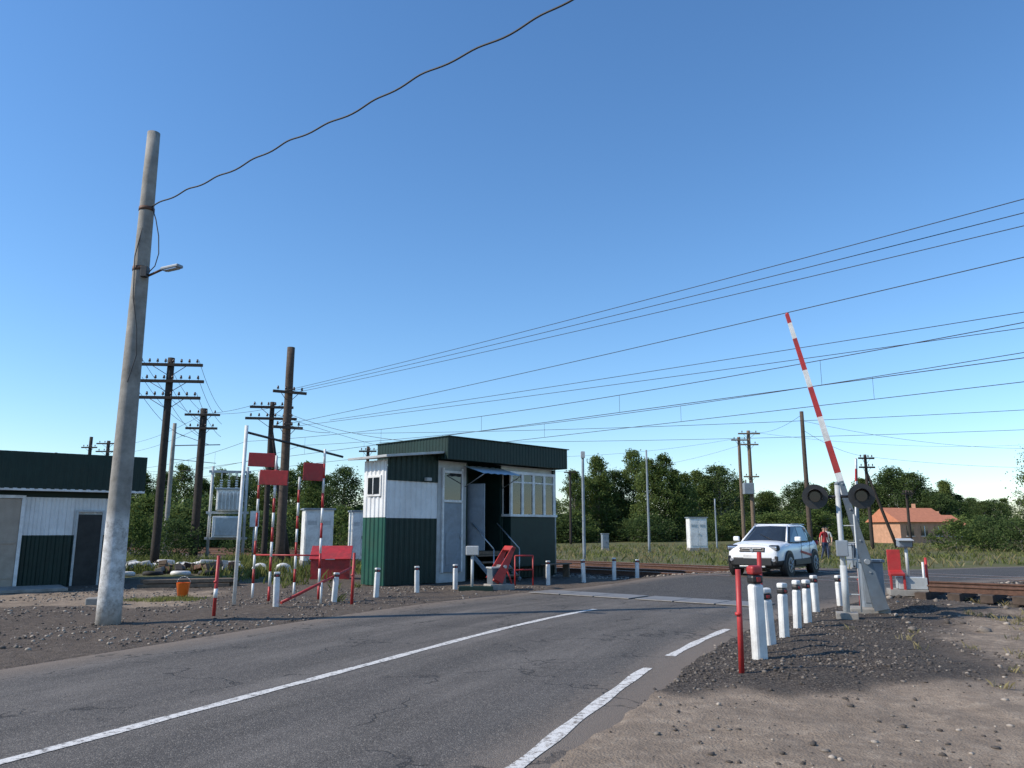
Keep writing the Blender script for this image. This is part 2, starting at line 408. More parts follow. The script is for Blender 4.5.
# ------------------------------------------------------------------ stones
def ico():
    bm=bmesh.new(); bmesh.ops.create_icosphere(bm,subdivisions=1,radius=1); v=np.array([x.co[:] for x in bm.verts]); f=np.array([[q.index for q in p.verts] for p in bm.faces]); bm.free(); return v,f
IV,IF=ico()
def stones(name,pts,smin,smax,mats,power=3):
    n=len(pts); z=ground_z(pts[:,0],pts[:,1]); r=smin+(smax-smin)*rng.random(n)**power
    sc=rng.uniform(.6,1.2,(n,3))*r[:,None]; sc[:,2]*=.65
    base=IV[None]*(1+rng.uniform(-.28,.28,(n,len(IV),1)))*sc[:,None,:]
    a=rng.uniform(0,6.28,n); ca,sa=np.cos(a)[:,None],np.sin(a)[:,None]
    xx=base[...,0]*ca-base[...,1]*sa; yy=base[...,0]*sa+base[...,1]*ca
    V=np.stack([xx+pts[:,0:1],yy+pts[:,1:2],base[...,2]+(z+r*.2)[:,None]],-1).reshape(-1,3)
    F=(IF[None]+(np.arange(n)*len(IV))[:,None,None]).reshape(-1,3)
    me=fast_mesh(name,V,F,mats,fm=np.repeat(rng.integers(0,len(mats),n),len(IF))); return link(bpy.data.objects.new(name,me))
m_s1=M('stone_dark',(.070,.058,.049),.9,.3,20); m_s2=M('stone_grey',(.17,.145,.122),.9,.3,20); m_s3=M('stone_pale',(.34,.29,.24),.9,.3,20)
def sample(n,x0,x1,y0,y1,fnc):
    P=np.stack([rng.uniform(x0,x1,n),rng.uniform(y0,y1,n)],1); s=road_s(P[:,0],P[:,1]); k=fnc(P[:,0],P[:,1],s)
    return P[rng.random(n)<k]
P=sample(70000,1,9.5,7.2,19,lambda x,y,s:gravel_zone(x,y,s)*(s>3.5)*np.clip(.45+.6*fn(x,y,1.7,3),.05,1)); stones('gravel',P,.004,.030,[m_s1,m_s1,m_s2],4)
P=sample(30000,0,10,4.5,15,lambda x,y,s:(s>3.3)*(1-gravel_zone(x,y,s))*.7*np.clip(.4+.9*fn(x,y,1.3,1),.08,1)); stones('gravel',P,.002,.034,[m_s1,m_s2,m_s1,m_s3],8)
P=sample(30000,-12,1,11,23,lambda x,y,s:(s<-3.75)*np.clip(.4+.7*fn(x,y,1.2,3),0,1)*(y<22.5)); stones('gravel',P,.006,.04,[m_s1,m_s2,m_s3,m_s1],5)
P=sample(30000,-3,18,14,34,lambda x,y,s:(np.abs(s)>3.8)*(np.abs(track_d(x,y))<4.6)); stones('track_ballast',P,.02,.06,[m_s2,m_s1,m_s2,m_s3],1)
P=sample(450,6,13,12.5,18.5,lambda x,y,s:(s>3.8)*.8); stones('rubble',P,.01,.10,[m_s1,m_s2,m_s3],4)

# ------------------------------------------------------------------ grass
def blades(name,P,hmin,hmax,wd,mat,lean=.35):
    n=len(P); z=ground_z(P[:,0],P[:,1]); h=rng.uniform(hmin,hmax,n); a=rng.uniform(0,6.28,n)
    dx,dy=np.cos(a)*wd,np.sin(a)*wd; lx,ly=rng.normal(0,lean,n)*h,rng.normal(0,lean,n)*h
    z0=z-.02
    v=np.stack([np.stack([P[:,0]-dx,P[:,1]-dy,z0],1),np.stack([P[:,0]+dx,P[:,1]+dy,z0],1),
      np.stack([P[:,0]+dx*.6+lx*.4,P[:,1]+dy*.6+ly*.4,z+h*.6],1),np.stack([P[:,0]+lx,P[:,1]+ly,z+h],1)],1).reshape(-1,3)
    F=np.arange(4*n).reshape(n,4)
    lc=np.repeat(np.clip(.5+.25*fn(P[:,0],P[:,1],.8,5)+rng.normal(0,.18,n),0,1),4)
    me=fast_mesh(name,v,F,[mat],{'lc':lc}); return link(bpy.data.objects.new(name,me))
def clump(P,k,r):
    return np.repeat(P,k,0)+rng.normal(0,r,(len(P)*k,2))
P=sample(8000,-30,60,28,80,lambda x,y,s:(track_d(x,y)>5.2)*(np.abs(s)>4.2)*np.clip(.4+.6*fn(x,y,.5,3),.05,1)); blades('meadow_grass',clump(P,6,.2),.06,.34,.03,m_grass,.5)
P=sample(5000,-10,60,30,80,lambda x,y,s:(track_d(x,y)>5.2)*(np.abs(s)>4.2)*np.clip(.3-.7*fn(x,y,.5,3),0,1)); blades('dry_grass',clump(P,5,.2),.06,.4,.022,m_dry,.5)
P=sample(3000,-22,-5.5,23,44,lambda x,y,s:(track_d(x,y)<-5)*np.clip(.4+.7*fn(x,y,.6,6),0,1)); P=P[~((P[:,0]>-20)&(P[:,1]<29)&(P[:,0]<-11))]; blades('weeds',clump(P,9,.12),.1,.45,.022,m_grass)
P=sample(300,8.5,16,12.5,18.5,lambda x,y,s:(s>4.2)*(track_d(x,y)<-5.2)*np.clip(.2+.8*fn(x,y,1.1,6),0,1)); blades('dry_grass',clump(P,22,.06),.03,.12,.005,m_dry,.6)
P=sample(120,-9.5,-7.2,18.0,20.0,lambda x,y,s:np.exp(-(((x+8.1)/.6)**2+((y-18.6)/.35)**2))); blades('lawn_patch',clump(P,60,.12),.03,.1,.008,m_grass)
P=sample(60,-12,2,15,23,lambda x,y,s:(s<-4.2)*np.clip(.2+.7*fn(x,y,1.5,1),0,1)); blades('weeds',clump(P,24,.06),.05,.22,.008,m_grass,.5)
P=sample(60,1,10,7.5,14,lambda x,y,s:(s>4.0)*(x>4.9)*.7); blades('dry_grass',clump(P,14,.05),.03,.10,.004,m_dry,.6)

# ------------------------------------------------------------------ trees
def tree_mesh(seed,H=10,R=2.8,base=.18,ncl=70,lpc=70,ls=.26,leaf=m_leaf,spread=1.0,pw=.7,tap=.3):
    r=np.random.default_rng(seed); rd=random.Random(seed)
    V=[];Fq=[];lc=[];mi=[]
    def limb(p0,p1,r0,r1,seg=6):
        d,u,w=frame_axes(Vector(p1)-Vector(p0)); b=len(V)
        for c,rr in ((Vector(p0),r0),(Vector(p1),r1)):
            for k in range(seg):
                a=6.283*k/seg; q=c+u*math.cos(a)*rr+w*math.sin(a)*rr; V.append(q[:]); lc.append(.5)
        for k in range(seg):
            Fq.append((b+k,b+(k+1)%seg,b+seg+(k+1)%seg,b+seg+k)); mi.append(0)
    tr=H*.014; pts=[Vector((0,0,-.2))]
    for i in range(1,7): pts.append(Vector((rd.uniform(-.12,.12)*i*.5,rd.uniform(-.12,.12)*i*.5,H*.92*i/6)))
    for i in range(6): limb(pts[i],pts[i+1],tr*(1-i/6.5),tr*(1-(i+1)/6.5))
    cen=[];rad=[]
    for i in range(ncl):
        t=r.random()**.85; prof=max(.10,(math.sin(math.pi*min(1,(t*.80+.16)))**pw)*(1.1-tap*t))
        a=r.random()*6.283; rr=R*prof*math.sqrt(r.random()*.9+.1)*spread*(.72+.5*math.sin(a*2.5+seed+t*5)**2)
        zz=H*(base+(1-base)*t*.985); c=(math.cos(a)*rr,math.sin(a)*rr,zz); cen.append(c); rad.append(R*r.uniform(.12,.26)*(1.15-.5*t))
        if i%4==0:
            k=max(1,min(5,int((zz-.12*H)/H*6))); limb(pts[k],c,tr*.3*(1-.6*t),.02,4)
    cen=np.array(cen);rad=np.array(rad); n=ncl*lpc
    ci=np.repeat(np.arange(ncl),lpc); g=r.normal(size=(n,3)); g*=.55
    g[:,2]*=.8; c=cen[ci]+g*rad[ci][:,None]*1.5
    u=r.normal(size=(n,3)); u/=np.linalg.norm(u,axis=1)[:,None]; w=np.cross(u,r.normal(size=(n,3))); w/=np.linalg.norm(w,axis=1)[:,None]
    sz=(ls*r.uniform(.5,1.1,n))[:,None]
    q=np.stack([c-u*sz*.5,c+w*sz*.3,c+u*sz*.5,c-w*sz*.3],1).reshape(-1,3)
    clb=r.uniform(-.25,.25,ncl)
    l=np.clip(.42+clb[ci]+r.normal(0,.14,n)+.12*g[:,2],0,1)
    b=len(V); Va=np.concatenate([np.array(V),q]); Fa=np.concatenate([np.array(Fq),(np.arange(4*n)+b).reshape(-1,4)])
    return fast_mesh('tree_crown',Va,Fa,[m_bark,leaf],{'lc':np.concatenate([np.array(lc),np.repeat(l,4)])},fm=np.concatenate([np.array(mi),np.ones(n,int)]))
TM=[tree_mesh(11,10,2.3,.08,190,60,.25,pw=.8,tap=.45), tree_mesh(12,10,2.8,.07,190,60,.26,m_leafd), tree_mesh(13,10,2.2,.08,170,60,.25,pw=.7,tap=.35), tree_mesh(14,10,3.2,.05,210,60,.26,m_leafd,1.05,.6), tree_mesh(15,10,2.4,.06,190,60,.25,m_leaf,pw=.9,tap=.5)]
BM=[tree_mesh(21,3,2.0,.02,70,50,.22), tree_mesh(22,3,2.3,.02,80,50,.22,m_leafd), tree_mesh(23,3,1.7,.02,70,50,.20)]
MAP=tree_mesh(31,11,3.6,.10,210,70,.24,m_leaf,1.05,.6,.3)
def tree(name,x,y,H,k,parent=None,wide=1.0,meshes=None):
    ms=meshes or TM; o=bpy.data.objects.new(name,ms[k%len(ms)]); s_=H/(10 if meshes is None else 3)
    o.scale=(s_*wide,s_*wide,s_); o.location=(x,y,float(ground_z(x,y)[0])-.05); o.rotation_euler=(0,0,random.uniform(0,6.28)); return link(o,parent)
def br(px): return (px-512)/771.0
for i,(px,H) in enumerate([(574,9.6),(597,11.8),(633,12.9),(663,11.6),(684,9.2),(615,10),(648,11),(604,9),(585,9),(674,9.5)]):
    Yd=105+ (i%3)*3; tree('birch_tree',br(px)*Yd,Yd,H,[0,4,2,2,0,1,0,2,1,4][i],wide=1.1)
tl=empty('distant_tree_line')
for i,(px,H) in enumerate(zip([703,722,742,765,790,815,840,865,890,915,940,960],[11.5,12.2,10.8,8.8,10,9.2,9.8,10.8,11.8,11.3,9.5,7.4])):
    for j in range(2):
        Yd=135+random.uniform(-5,9)+j*8; tree('tree',br(px+random.uniform(-8,8))*Yd,Yd,H*(1-.08*j)+random.uniform(-.5,.4),random.randrange(5),tl,1.35)
for i,(px,H,Yd) in enumerate([(70,7.8,85),(100,8.6,84),(122,9.2,86),(145,7.4,80),(166,8.0,86),(184,9.3,92),(205,7.4,88),(222,8.6,90),(236,7.6,86),(250,8.4,95),(272,9.2,90),(290,8.4,88),(306,9.7,92),(326,8.0,90),(345,8.8,88),(316,8,84),(395,8,100),(440,8,100),(490,8,100),(540,8,100)]):
    tree('tree',br(px)*Yd,Yd,H,random.randrange(5),tl,1.15)
for i in range(190):
    a=math.radians(random.uniform(-58,62)); D=random.uniform(145,210); tree('tree',math.sin(a)*D,math.cos(a)*D,random.uniform(5.8,8.4),random.randrange(5),tl,1.5)
for i in range(75):
    Xb=random.uniform(-62,-5); tree('bush',Xb,random.uniform(60,84)+max(0,-Xb*.1),random.uniform(1.8,4.4),i,tl,1.3,BM)
for i in range(110):
    Yd=random.uniform(98,128); q=random.uniform(.02,.80)
    if .42<q<.56: Yd=random.uniform(104,128)
    tree('bush',q*Yd,Yd,random.uniform(1.8,4.0),i,tl,1.4,BM)
for (xx,yy,sc) in ((41.2,58,.86),(46,64,.9)):
    o=link(bpy.data.objects.new('roadside_maple_tree',MAP)); o.location=(xx,yy,-.05); o.scale=(sc*.85,sc*.85,sc); o.rotation_euler=(0,0,xx)
for (px,Yd,H) in [(948,58,2.2),(985,60,2.4),(1012,56,2.4),(968,66,2.2)]:
    tree('shrub',br(px)*Yd,Yd,H,int(px),None,1.2,BM)
for (px,Yd,H) in [(140,40,2.4),(178,44,2.2),(262,50,2.8),(345,44,2.8)]:
    tree('shrub',br(px)*Yd,Yd,H,int(px),None,1.0,BM)

# ------------------------------------------------------------------ railway track
def T(t,off): p=MID+TD*t+TN*off; return p
for ti,off in enumerate((-2.05,2.05)):
    tr=empty('railway_track',(T(0,off)[0],T(0,off)[1],0),math.atan2(TD[1],TD[0]))
    for sgn in (-1,1):
        yc=sgn*.76; prof=[(-.066,.03),(.066,.03),(.066,.045),(.012,.06),(.012,.145),(.036,.155),(.036,.192),(-.036,.192),(-.036,.155),(-.012,.145),(-.012,.06),(-.066,.045)]
        v=[];f=[];fm=[]
        for xx in (-90,70):
            for a,b_ in prof: v.append((xx,yc+a,b_))
        n=len(prof)
        for k in range(n):
            f.append((k,(k+1)%n,n+(k+1)%n,n+k)); fm.append(1 if k in (6,) else 0)
        mesh_obj('rail',v,f,[m_rust,m_railtop],tr,fm)
    V=[];Fc=[]
    rr=random.Random(ti)
    for xx in np.arange(-70,60,.56):
        wx=.13;wy=1.35+rr.uniform(-.05,.05);j=rr.uniform(-.02,.02); b=len(V); zt=.026+rr.uniform(-.006,.0)
        for zc in (-.12,zt):
            for (a,c) in ((-wx,-wy),(wx,-wy),(wx,wy),(-wx,wy)): V.append((xx+a+j,c,zc))
        Fc+= [(b+4,b+5,b+6,b+7),(b,b+1,b+5,b+4),(b+1,b+2,b+6,b+5),(b+2,b+3,b+7,b+6),(b+3,b,b+4,b+7)]
    mesh_obj('sleepers',V,Fc,m_sleeper,tr)
st=empty('spare_track_panel',(12.0,17.0,.0),math.atan2(TD[1],TD[0])+.12)
for k in range(9): box('sleeper',st,(-2.7+.62*k,0,.13),(.24,2.3,.17),m_sleeper,(0,0,random.uniform(-.05,.05)),.015)
for k in (-.72,.72):
    box('rail_foot',st,(-.1,k,.225),(5.8,.12,.02),m_rust,bev=.004); box('rail_web',st,(-.1,k,.28),(5.8,.025,.09),m_rust,bev=.003); box('rail_head',st,(-.1,k,.345),(5.8,.07,.04),m_rust,bev=.008)

# ------------------------------------------------------------------ main crossing keeper's booth
ang=math.atan2(.727,.686)
B=empty('crossing_keeper_booth',(-2.3,24,0),ang)
box('back_wall',B,(2.8,2.75,1.85),(5.5,.1,3.7),m_wsheet)
box('end_wall',B,(5.5,1.3,1.85),(.1,2.7,3.7),m_dgreen)
box('inner_wall',B,(1.25,.5,1.85),(.06,1.0,3.7),m_dgreen)
box('door_wall',B,(.625,.06,1.86),(1.25,.1,3.72),m_lgrey)
box('porch_back_wall',B,(2.0,1.05,1.85),(1.5,.08,3.7),m_dgreen)
box('porch_side_wall',B,(2.77,.5,1.85),(.06,1.06,3.7),m_dgreen)
box('porch_floor',B,(2.0,.45,.86),(1.46,1.15,.1),m_woodl)
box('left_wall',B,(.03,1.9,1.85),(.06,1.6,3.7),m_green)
box('front_wall',B,(4.13,.05,1.0),(2.65,.08,2.0),m_dgreen)
corr('front_cladding',B,(2.8,-.0),(5.5,-.0),0.0,2.04,m_dgreen,.18,.03)
box('front_wall_top',B,(4.13,.05,3.6),(2.65,.08,.26),m_wsheet)
box('floor',B,(4.2,1.3,1.0),(2.6,2.4,.08),m_woodl)
box('door_leaf',B,(.6,-.025,1.36),(.78,.06,2.1),m_grey,bev=.01)
box('door_panel',B,(.6,-.062,1.0),(.58,.012,1.0),m_grey,bev=.005)
box('door_transom_frame_bottom',B,(.6,-.03,2.47),(.84,.07,.08),m_white)
box('door_transom_frame_top',B,(.6,-.03,3.38),(.84,.07,.08),m_white)
for sx in (.2,1.0): box('door_frame',B,(sx,-.03,1.9),(.06,.07,3.2),m_white)
box('door_window',B,(.6,-.02,2.92),(.72,.02,.82),m_dglass,bev=0)
tube('door_handle',B,(.9,-.08,1.3),(.9,-.08,1.45),.015,m_steel)
box('inner_door',B,(2.05,1.0,1.95),(.8,.04,2.0),m_grey)
box('open_door',B,(1.5,-.1,2.0),(.05,.75,2.1),m_grey,(0,0,.25))
box('locker',B,(2.45,.75,1.3),(.4,.35,.8),m_lgrey)
for k in range(4): box('step',B,(2.0,-.18-.26*k,.78-.2*k),(1.1,.26,.05),m_woodl)
for sx in (1.42,2.58):
    box('stringer',B,(sx,-.6,.42),(.05,1.25,.12),m_grey,(.66,0,0))
    tube('handrail_post',B,(sx,-1.05,0),(sx,-1.05,1.0),.02,m_steel); tube('handrail',B,(sx,-1.05,1.0),(sx,-.05,1.8),.02,m_steel)
aw=[];af=[]
for k in range(13):
    u=1.1+k*.15; dz=.02*(k%2); aw+= [(u,.05,3.62+dz),(u,-.95,3.32+dz)]
for k in range(12): af.append((2*k,2*k+1,2*k+3,2*k+2))
mesh_obj('awning',aw,af,M('awning_sheet',(.50,.60,.68),.4,.1,3),B)
for sx in (1.15,2.85): tube('awning_bracket',B,(sx,-.9,3.33),(sx,-.02,2.95),.015,m_steel)
bx0,bx1=2.86,5.15
box('bay_sill',B,((bx0+bx1)/2,-.2,2.06),(bx1-bx0+.1,.5,.08),m_white)
box('bay_head',B,((bx0+bx1)/2,-.19,3.47),(bx1-bx0+.06,.44,.10),m_white)
box('bay_apron',B,((bx0+bx1)/2,-.19,1.2),(bx1-bx0-.04,.4,1.62),m_dgreen)
xsb=[bx0+.05,bx0+.60,bx0+1.16,bx0+1.72,bx1-.05]
for k in xsb: box('bay_mullion',B,(k,-.37,2.76),(.11,.07,1.34),m_white)
for k in (bx0+.05,bx1-.05): box('bay_corner',B,(k,-.03,2.76),(.1,.06,1.34),m_white)
for a,b_ in zip(xsb[:-1],xsb[1:]):
    box('window_pane',B,((a+b_)/2,-.365,2.76),(b_-a-.10,.01,1.32),m_glass,bev=0)
for k in (bx0+.02,bx1-.02): box('side_pane',B,(k,-.2,2.76),(.01,.28,1.32),m_glass,bev=0)
box('transom',B,((bx0+bx1)/2,-.38,3.16),(bx1-bx0-.1,.045,.05),m_white)
cv=[];cf=[]
for k in range(80):
    u=bx0+.1+k*(bx1-bx0-.2)/79; w_=-.2+.025*math.sin(k*1.3); cv+= [(u,w_,2.12),(u,w_,3.4)]
for k in range(79):
    if k%20 not in (9,10,11): cf.append((2*k,2*k+2,2*k+3,2*k+1))
mesh_obj('curtain',cv,cf,m_curtain,B)
box('roof_core',B,(2.72,1.15,4.06),(5.65,3.46,.6),m_dgreen)
corr('roof_fascia_front',B,(-.13,-.6),(5.6,-.6),3.72,4.41,m_dgreen,.15,.012)
corr('roof_fascia_side',B,(-.13,2.95),(-.13,-.6),3.72,4.41,m_dgreen,.15,.012)
corr('roof_fascia_end',B,(5.6,-.6),(5.6,2.95),3.72,4.41,m_dgreen,.15,.012)
box('roof_edge_trim',B,(2.74,1.17,4.42),(5.85,3.66,.03),m_dgreen)
tube('flue',B,(4.3,2.2,4.3),(4.3,2.2,4.8),.06,m_steel)
box('annex_core',B,(-.98,.57,1.72),(1.88,1.05,3.4),m_dgreen)
corr('annex_front_base',B,(-1.95,0),(-.02,0),0.02,1.93,m_dgreen,.2,.03)  # same green as the annex side, this face's shade put into the colour
corr('annex_front_mid',B,(-1.95,-.005),(-.02,-.005),1.93,3.02,m_wsheet,.2,.03)
corr('annex_front_top',B,(-1.97,-.04),(-.02,-.04),3.02,3.70,m_dgreen,.2,.03,3.92)
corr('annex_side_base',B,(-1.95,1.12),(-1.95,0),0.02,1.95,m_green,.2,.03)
corr('annex_side_top',B,(-1.953,1.12),(-1.953,0),1.95,3.62,m_wsheet,.2,.03)
box('annex_roof',B,(-1.1,.5,3.82),(2.5,1.9,.07),m_lgrey,(0,-.115,0))
box('side_window_frame',B,(-1.99,.56,2.87),(.05,.68,.62),m_white)
box('side_window_pane',B,(-2.02,.56,2.87),(.02,.54,.48),m_dglass,bev=0)
box('side_window_mullion',B,(-2.035,.56,2.87),(.02,.03,.48),m_white,bev=0)
box('wall_lamp',B,(-.5,-.12,3.1),(.18,.16,.1),m_lgrey)
box('utility_box',B,(5.32,-.08,1.5),(.3,.14,.5),m_grey)
box('bench_plank',B,(4.6,-.9,.45),(1.3,.3,.04),m_woodl)
for k in (4.1,5.1): box('bench_leg',B,(k,-.9,.22),(.05,.28,.43),m_woodl)
tube('downpipe',B,(5.46,-.12,.1),(5.46,-.12,3.7),.035,m_lgrey)

# ------------------------------------------------------------------ left shed
ang2=math.atan2(.6,.8)
L=empty('garage_shed',(-11.57,23.5,0),ang2)
box('core',L,(-4.2,2.1,1.7),(8.2,4.0,3.3),m_dgreen)
corr('front_base',L,(-8.4,0),(0,0),0,1.44,m_dgreen,.2,.03)
corr('front_mid',L,(-8.4,-.004),(0,-.004),1.44,2.5,m_wsheet,.2,.03)
corr('fascia',L,(-8.6,-.35),(.35,-.35),2.72,3.75,m_dgreen,.2,.015)
corr('fascia_side',L,(.35,-.35),(.35,4.3),2.72,3.75,m_dgreen,.2,.015)
box('roof',L,(-4.1,1.95,3.4),(8.85,4.5,.62),m_dgreen)
box('soffit_trim',L,(-4.1,-.33,2.70),(8.9,.06,.07),m_white)
corr('end_cladding',L,(0.02,0),(0.02,4.1),0,2.7,m_green,.2,.03)
box('side_doorway_shade',L,(-1.0,-.06,1.0),(.62,.06,2.06),m_doorshade)  # flat dark slab over the wall, painting the open doorway's inner shade
for sx in (-1.34,-.66): box('side_door_frame',L,(sx,-.07,1.05),(.06,.09,2.1),m_lgrey)
box('side_door_head',L,(-1.0,-.07,2.12),(.74,.09,.06),m_lgrey)
for k in range(2):
    box('garage_door_leaf',L,(-3.2-.92*k,-.07,1.24),(.9,.06,2.4),m_tan)
    box('garage_door_rib',L,(-3.2-.92*k,-.11,1.24),(.8,.02,.06),m_tan); box('garage_door_rib',L,(-3.2-.92*k,-.11,.3),(.8,.02,.06),m_tan)
for sx in (-2.70,-4.62): box('garage_door_frame',L,(sx,-.08,1.27),(.09,.1,2.54),m_white)
box('garage_door_head',L,(-3.66,-.08,2.5),(1.85,.1,.09),m_white)
box('threshold_slab',L,(-3.6,-.9,.03),(4.0,1.6,.08),m_conc)

# ------------------------------------------------------------------ poles
def pole(name,x,y,H,r0,r1,mat,arms=(),adir=(1,0),ins=4,brace=None,lean=(0,0)):
    r=empty(name,(x,y,float(ground_z(x,y)[0])))
    tube('shaft',r,(0,0,-.3),(lean[0],lean[1],H),r0,mat,r1,14,8,wob=.01)
    ad=Vector((adir[0],adir[1],0)).normalized()
    for (za,wa) in arms:
        c=Vector((lean[0]*za/H,lean[1]*za/H,za))+Vector((ad.y,-ad.x,0))*(r1+.05)
        o=box('crossarm',r,c,(wa,.10,.13),mat,(0,0,math.atan2(ad.y,ad.x)))
        for k in range(ins):
            u=(-.5+(k+.5)/ins)*wa*.95; q=c+ad*u
            tube('insulator_pin',r,q+Vector((0,0,.04)),q+Vector((0,0,.16)),.012,m_steel,seg=6)
            tube('insulator',r,q+Vector((0,0,.13)),q+Vector((0,0,.27)),.06,m_cer,.035,8)
        tube('arm_brace',r,c+ad*wa*.28,Vector((lean[0]*za/H,lean[1]*za/H,za-.5)),.015,m_rust,seg=6)
        tube('arm_brace',r,c-ad*wa*.28,Vector((lean[0]*za/H,lean[1]*za/H,za-.5)),.015,m_rust,seg=6)
    if brace: tube('strut',r,(brace[0],brace[1],-.2),(lean[0]*.8,lean[1]*.8,H*.82),r0*.85,mat,r1*.9,10,4)
    return r
pa=(.85,.5)
pole('telegraph_pole',-15.4,34,9.2,.19,.15,m_wood,[(8.85,2.9),(8.1,3.1),(7.35,2.9)],(1,.1),8)
pole('telegraph_pole',-18.2,45,8.6,.24,.2,m_wood,[(8.2,2.0),(7.4,1.8)],(1,.1),4)
pole('telegraph_pole',-10.75,36.5,10.3,.22,.18,m_woodm,[(8.05,1.6),(6.35,1.4)],pa,4)
pole('telegraph_pole',-12.6,40,8.2,.15,.12,m_wood,[(7.9,2.2),(7.3,2.6)],(1,.15),6,brace=(1.2,.4))
pole('telegraph_pole',-41,78,10.5,.2,.16,m_wood,[(10.2,2.2),(9.4,2.2)],(1,0),4)
pole('telegraph_pole',-42.8,78,10.9,.2,.16,m_wood,[(9.8,1.6)],(1,0),4)
pole('telegraph_pole',-11.6,62,8.2,.15,.12,m_wood,[(7.8,1.4)],(1,0),4)
pole('telegraph_pole',21.6,70,10.5,.2,.15,m_woodl,[(10.2,2.0),(9.2,1.6),(6.3,1.4)],(1,0),3)
pole('telegraph_pole',20.7,70,9.9,.18,.13,m_woodl,[(9.6,1.5)],(1,0),3)
pole('telegraph_pole',19.0,50,9.2,.16,.12,m_woodm,[],(1,0),3)
pole('telegraph_pole',27.5,60,7.3,.15,.11,m_wood,[(7.0,1.3),(6.3,1.3)],(1,.1),4,brace=(2.0,0))
pole('telegraph_pole',33.5,66,4.8,.13,.1,m_wood,[(4.5,1.0)],(1,.1),4)
pole('lamp_post',9.6,55,7.2,.09,.06,m_grey,[],(1,0),0)
pole('lamp_post',3.85,42,5.8,.09,.07,m_grey,[],(1,0),0)
pole('lamp_post',17.2,66,4.2,.07,.06,m_grey,[],(1,0),0)
pole('telegraph_pole',6.6,88,8.2,.15,.12,m_wood,[(8,1.4)],(1,0),3)
box('pole_fuse_box',bpy.data.objects['lamp_post.001'],(0,-.12,5.6),(.22,.18,.35),m_lgrey)
tf=empty('pole_transformer',(21.2,69.6,5.2)); box('tank',tf,(0,0,0),(.9,.6,1.0),m_grey,bev=.05); tube('bushing',tf,(-.2,0,.5),(-.2,0,.8),.06,m_cer); tube('bushing',tf,(.2,0,.5),(.2,0,.8),.06,m_cer)
def mast(x,y,H,side):
    r=empty('catenary_mast',(x,y,0)); tube('shaft',r,(0,0,-.3),(0,0,H),.17,m_conc,.12,12,4)
    a=Vector((TN[0],TN[1],0))*side
    tube('cantilever',r,Vector((0,0,7.1)),a*3.2+Vector((0,0,7.4)),.035,m_steel,seg=8)
    tube('cantilever_stay',r,Vector((0,0,8.0)),a*2.4+Vector((0,0,7.35)),.02,m_steel,seg=6)
    tube('registration_arm',r,Vector((0,0,6.2)),a*3.0+Vector((0,0,6.1)),.025,m_steel,seg=6); return r
p=T(-34,-5.2); mast(p[0],p[1],8.6,1)
p=T(-62,-5.2); mast(p[0],p[1],8.6,1)
p=T(27,5.2); mast(p[0],p[1],8.6,-1)

gp=empty('concrete_lamp_pole',(-6.96,13.8,0))
tube('shaft',gp,(0,0,-.3),(0,0,9.17),.205,m_pole,.115,24,10)
tube('steel_band',gp,(0,0,6.35),(0,0,6.43),.152,m_rust,.151,20); tube('steel_band',gp,(0,0,7.55),(0,0,7.62),.142,m_rust,.141,20)
tube('lamp_arm',gp,(.1,-.05,6.22),(.5,-.2,6.33),.022,m_rust)
box('lamp_head',gp,(.70,-.28,6.33),(.42,.15,.06),m_grey,(0,-.04,-.4),.02)
box('lamp_lens',gp,(.71,-.285,6.295),(.3,.11,.02),m_lens,(0,-.04,-.4),.005)
box('junction_box',gp,(.14,-.14,6.3),(.12,.1,.2),m_black)
def wires(name,segs,r,mat=m_wire,n=20):
    cu=bpy.data.curves.new(name,'CURVE'); cu.dimensions='3D'; cu.bevel_depth=r; cu.bevel_resolution=1
    for sg in segs:
        if len(sg)==3:
            p0,p1,sag=sg; p0=Vector(p0);p1=Vector(p1); pts=[p0.lerp(p1,i/n)-Vector((0,0,4*sag*(i/n)*(1-i/n))) for i in range(n+1)]
        else: pts=[Vector(q) for q in sg[0]]
        sp=cu.splines.new('POLY'); sp.points.add(len(pts)-1)
        for i,q in enumerate(pts): sp.points[i].co=(*q,1)
    cu.materials.append(mat); return link(bpy.data.objects.new(name,cu))
def ext(p0,p1,k): return tuple(p0[i]+(p1[i]-p0[i])*k for i in range(3))
def twisted(p0,p1,sag,n=260):
    p0=Vector(p0);p1=Vector(p1);o=[]
    for i in range(n+1):
        t=i/n; q=p0.lerp(p1,t)-Vector((0,0,4*sag*t*(1-t))); a=t*170
        o.append(q+Vector((.012*math.cos(a)+.012*math.sin(a*.37),0,.018*math.sin(a)+.016*math.sin(a*.31)))) 
    return o
wires('service_cable',[(twisted((-6.86,13.75,7.62),(14,-1.7,9.28),.47),)],.013)
wires('drop_cable',[([(-6.83,13.75,7.6),(-6.72,13.7,7.35),(-6.62,13.66,7.0),(-6.58,13.64,6.65),(-6.62,13.62,6.4),(-6.75,13.68,6.3)],),
                    ([(-6.9,13.7,7.55),(-7.02,13.64,6.6),(-6.98,13.64,5.8),(-6.84,13.6,5.2),(-6.80,13.6,4.7),(-6.92,13.6,4.2)],)],.010)
seg=[]
seg.append(((-10.9,36.4,8.15),ext((-10.9,36.4,8.15),(9.9,14.0,8.16),1.7),.28))
seg.append(((-10.6,36.5,8.15),ext((-10.6,36.5,8.15),(10.0,14.2,7.96),1.7),.28))
seg.append(((-10.3,36.7,8.15),ext((-10.3,36.7,8.15),(10.4,14.8,7.94),1.7),.28))
seg.append(((-10.9,36.4,6.5),ext((-10.9,36.4,6.5),(9.3,13.3,6.70),1.7),.25))
seg.append(((-8.3,34.8,6.5),ext((-8.3,34.8,6.5),(11.7,17,6.6),1.7),.12))
seg.append(((-10.2,36.7,6.5),ext((-10.2,36.7,6.5),(12.3,17.9,6.50),1.7),.15))
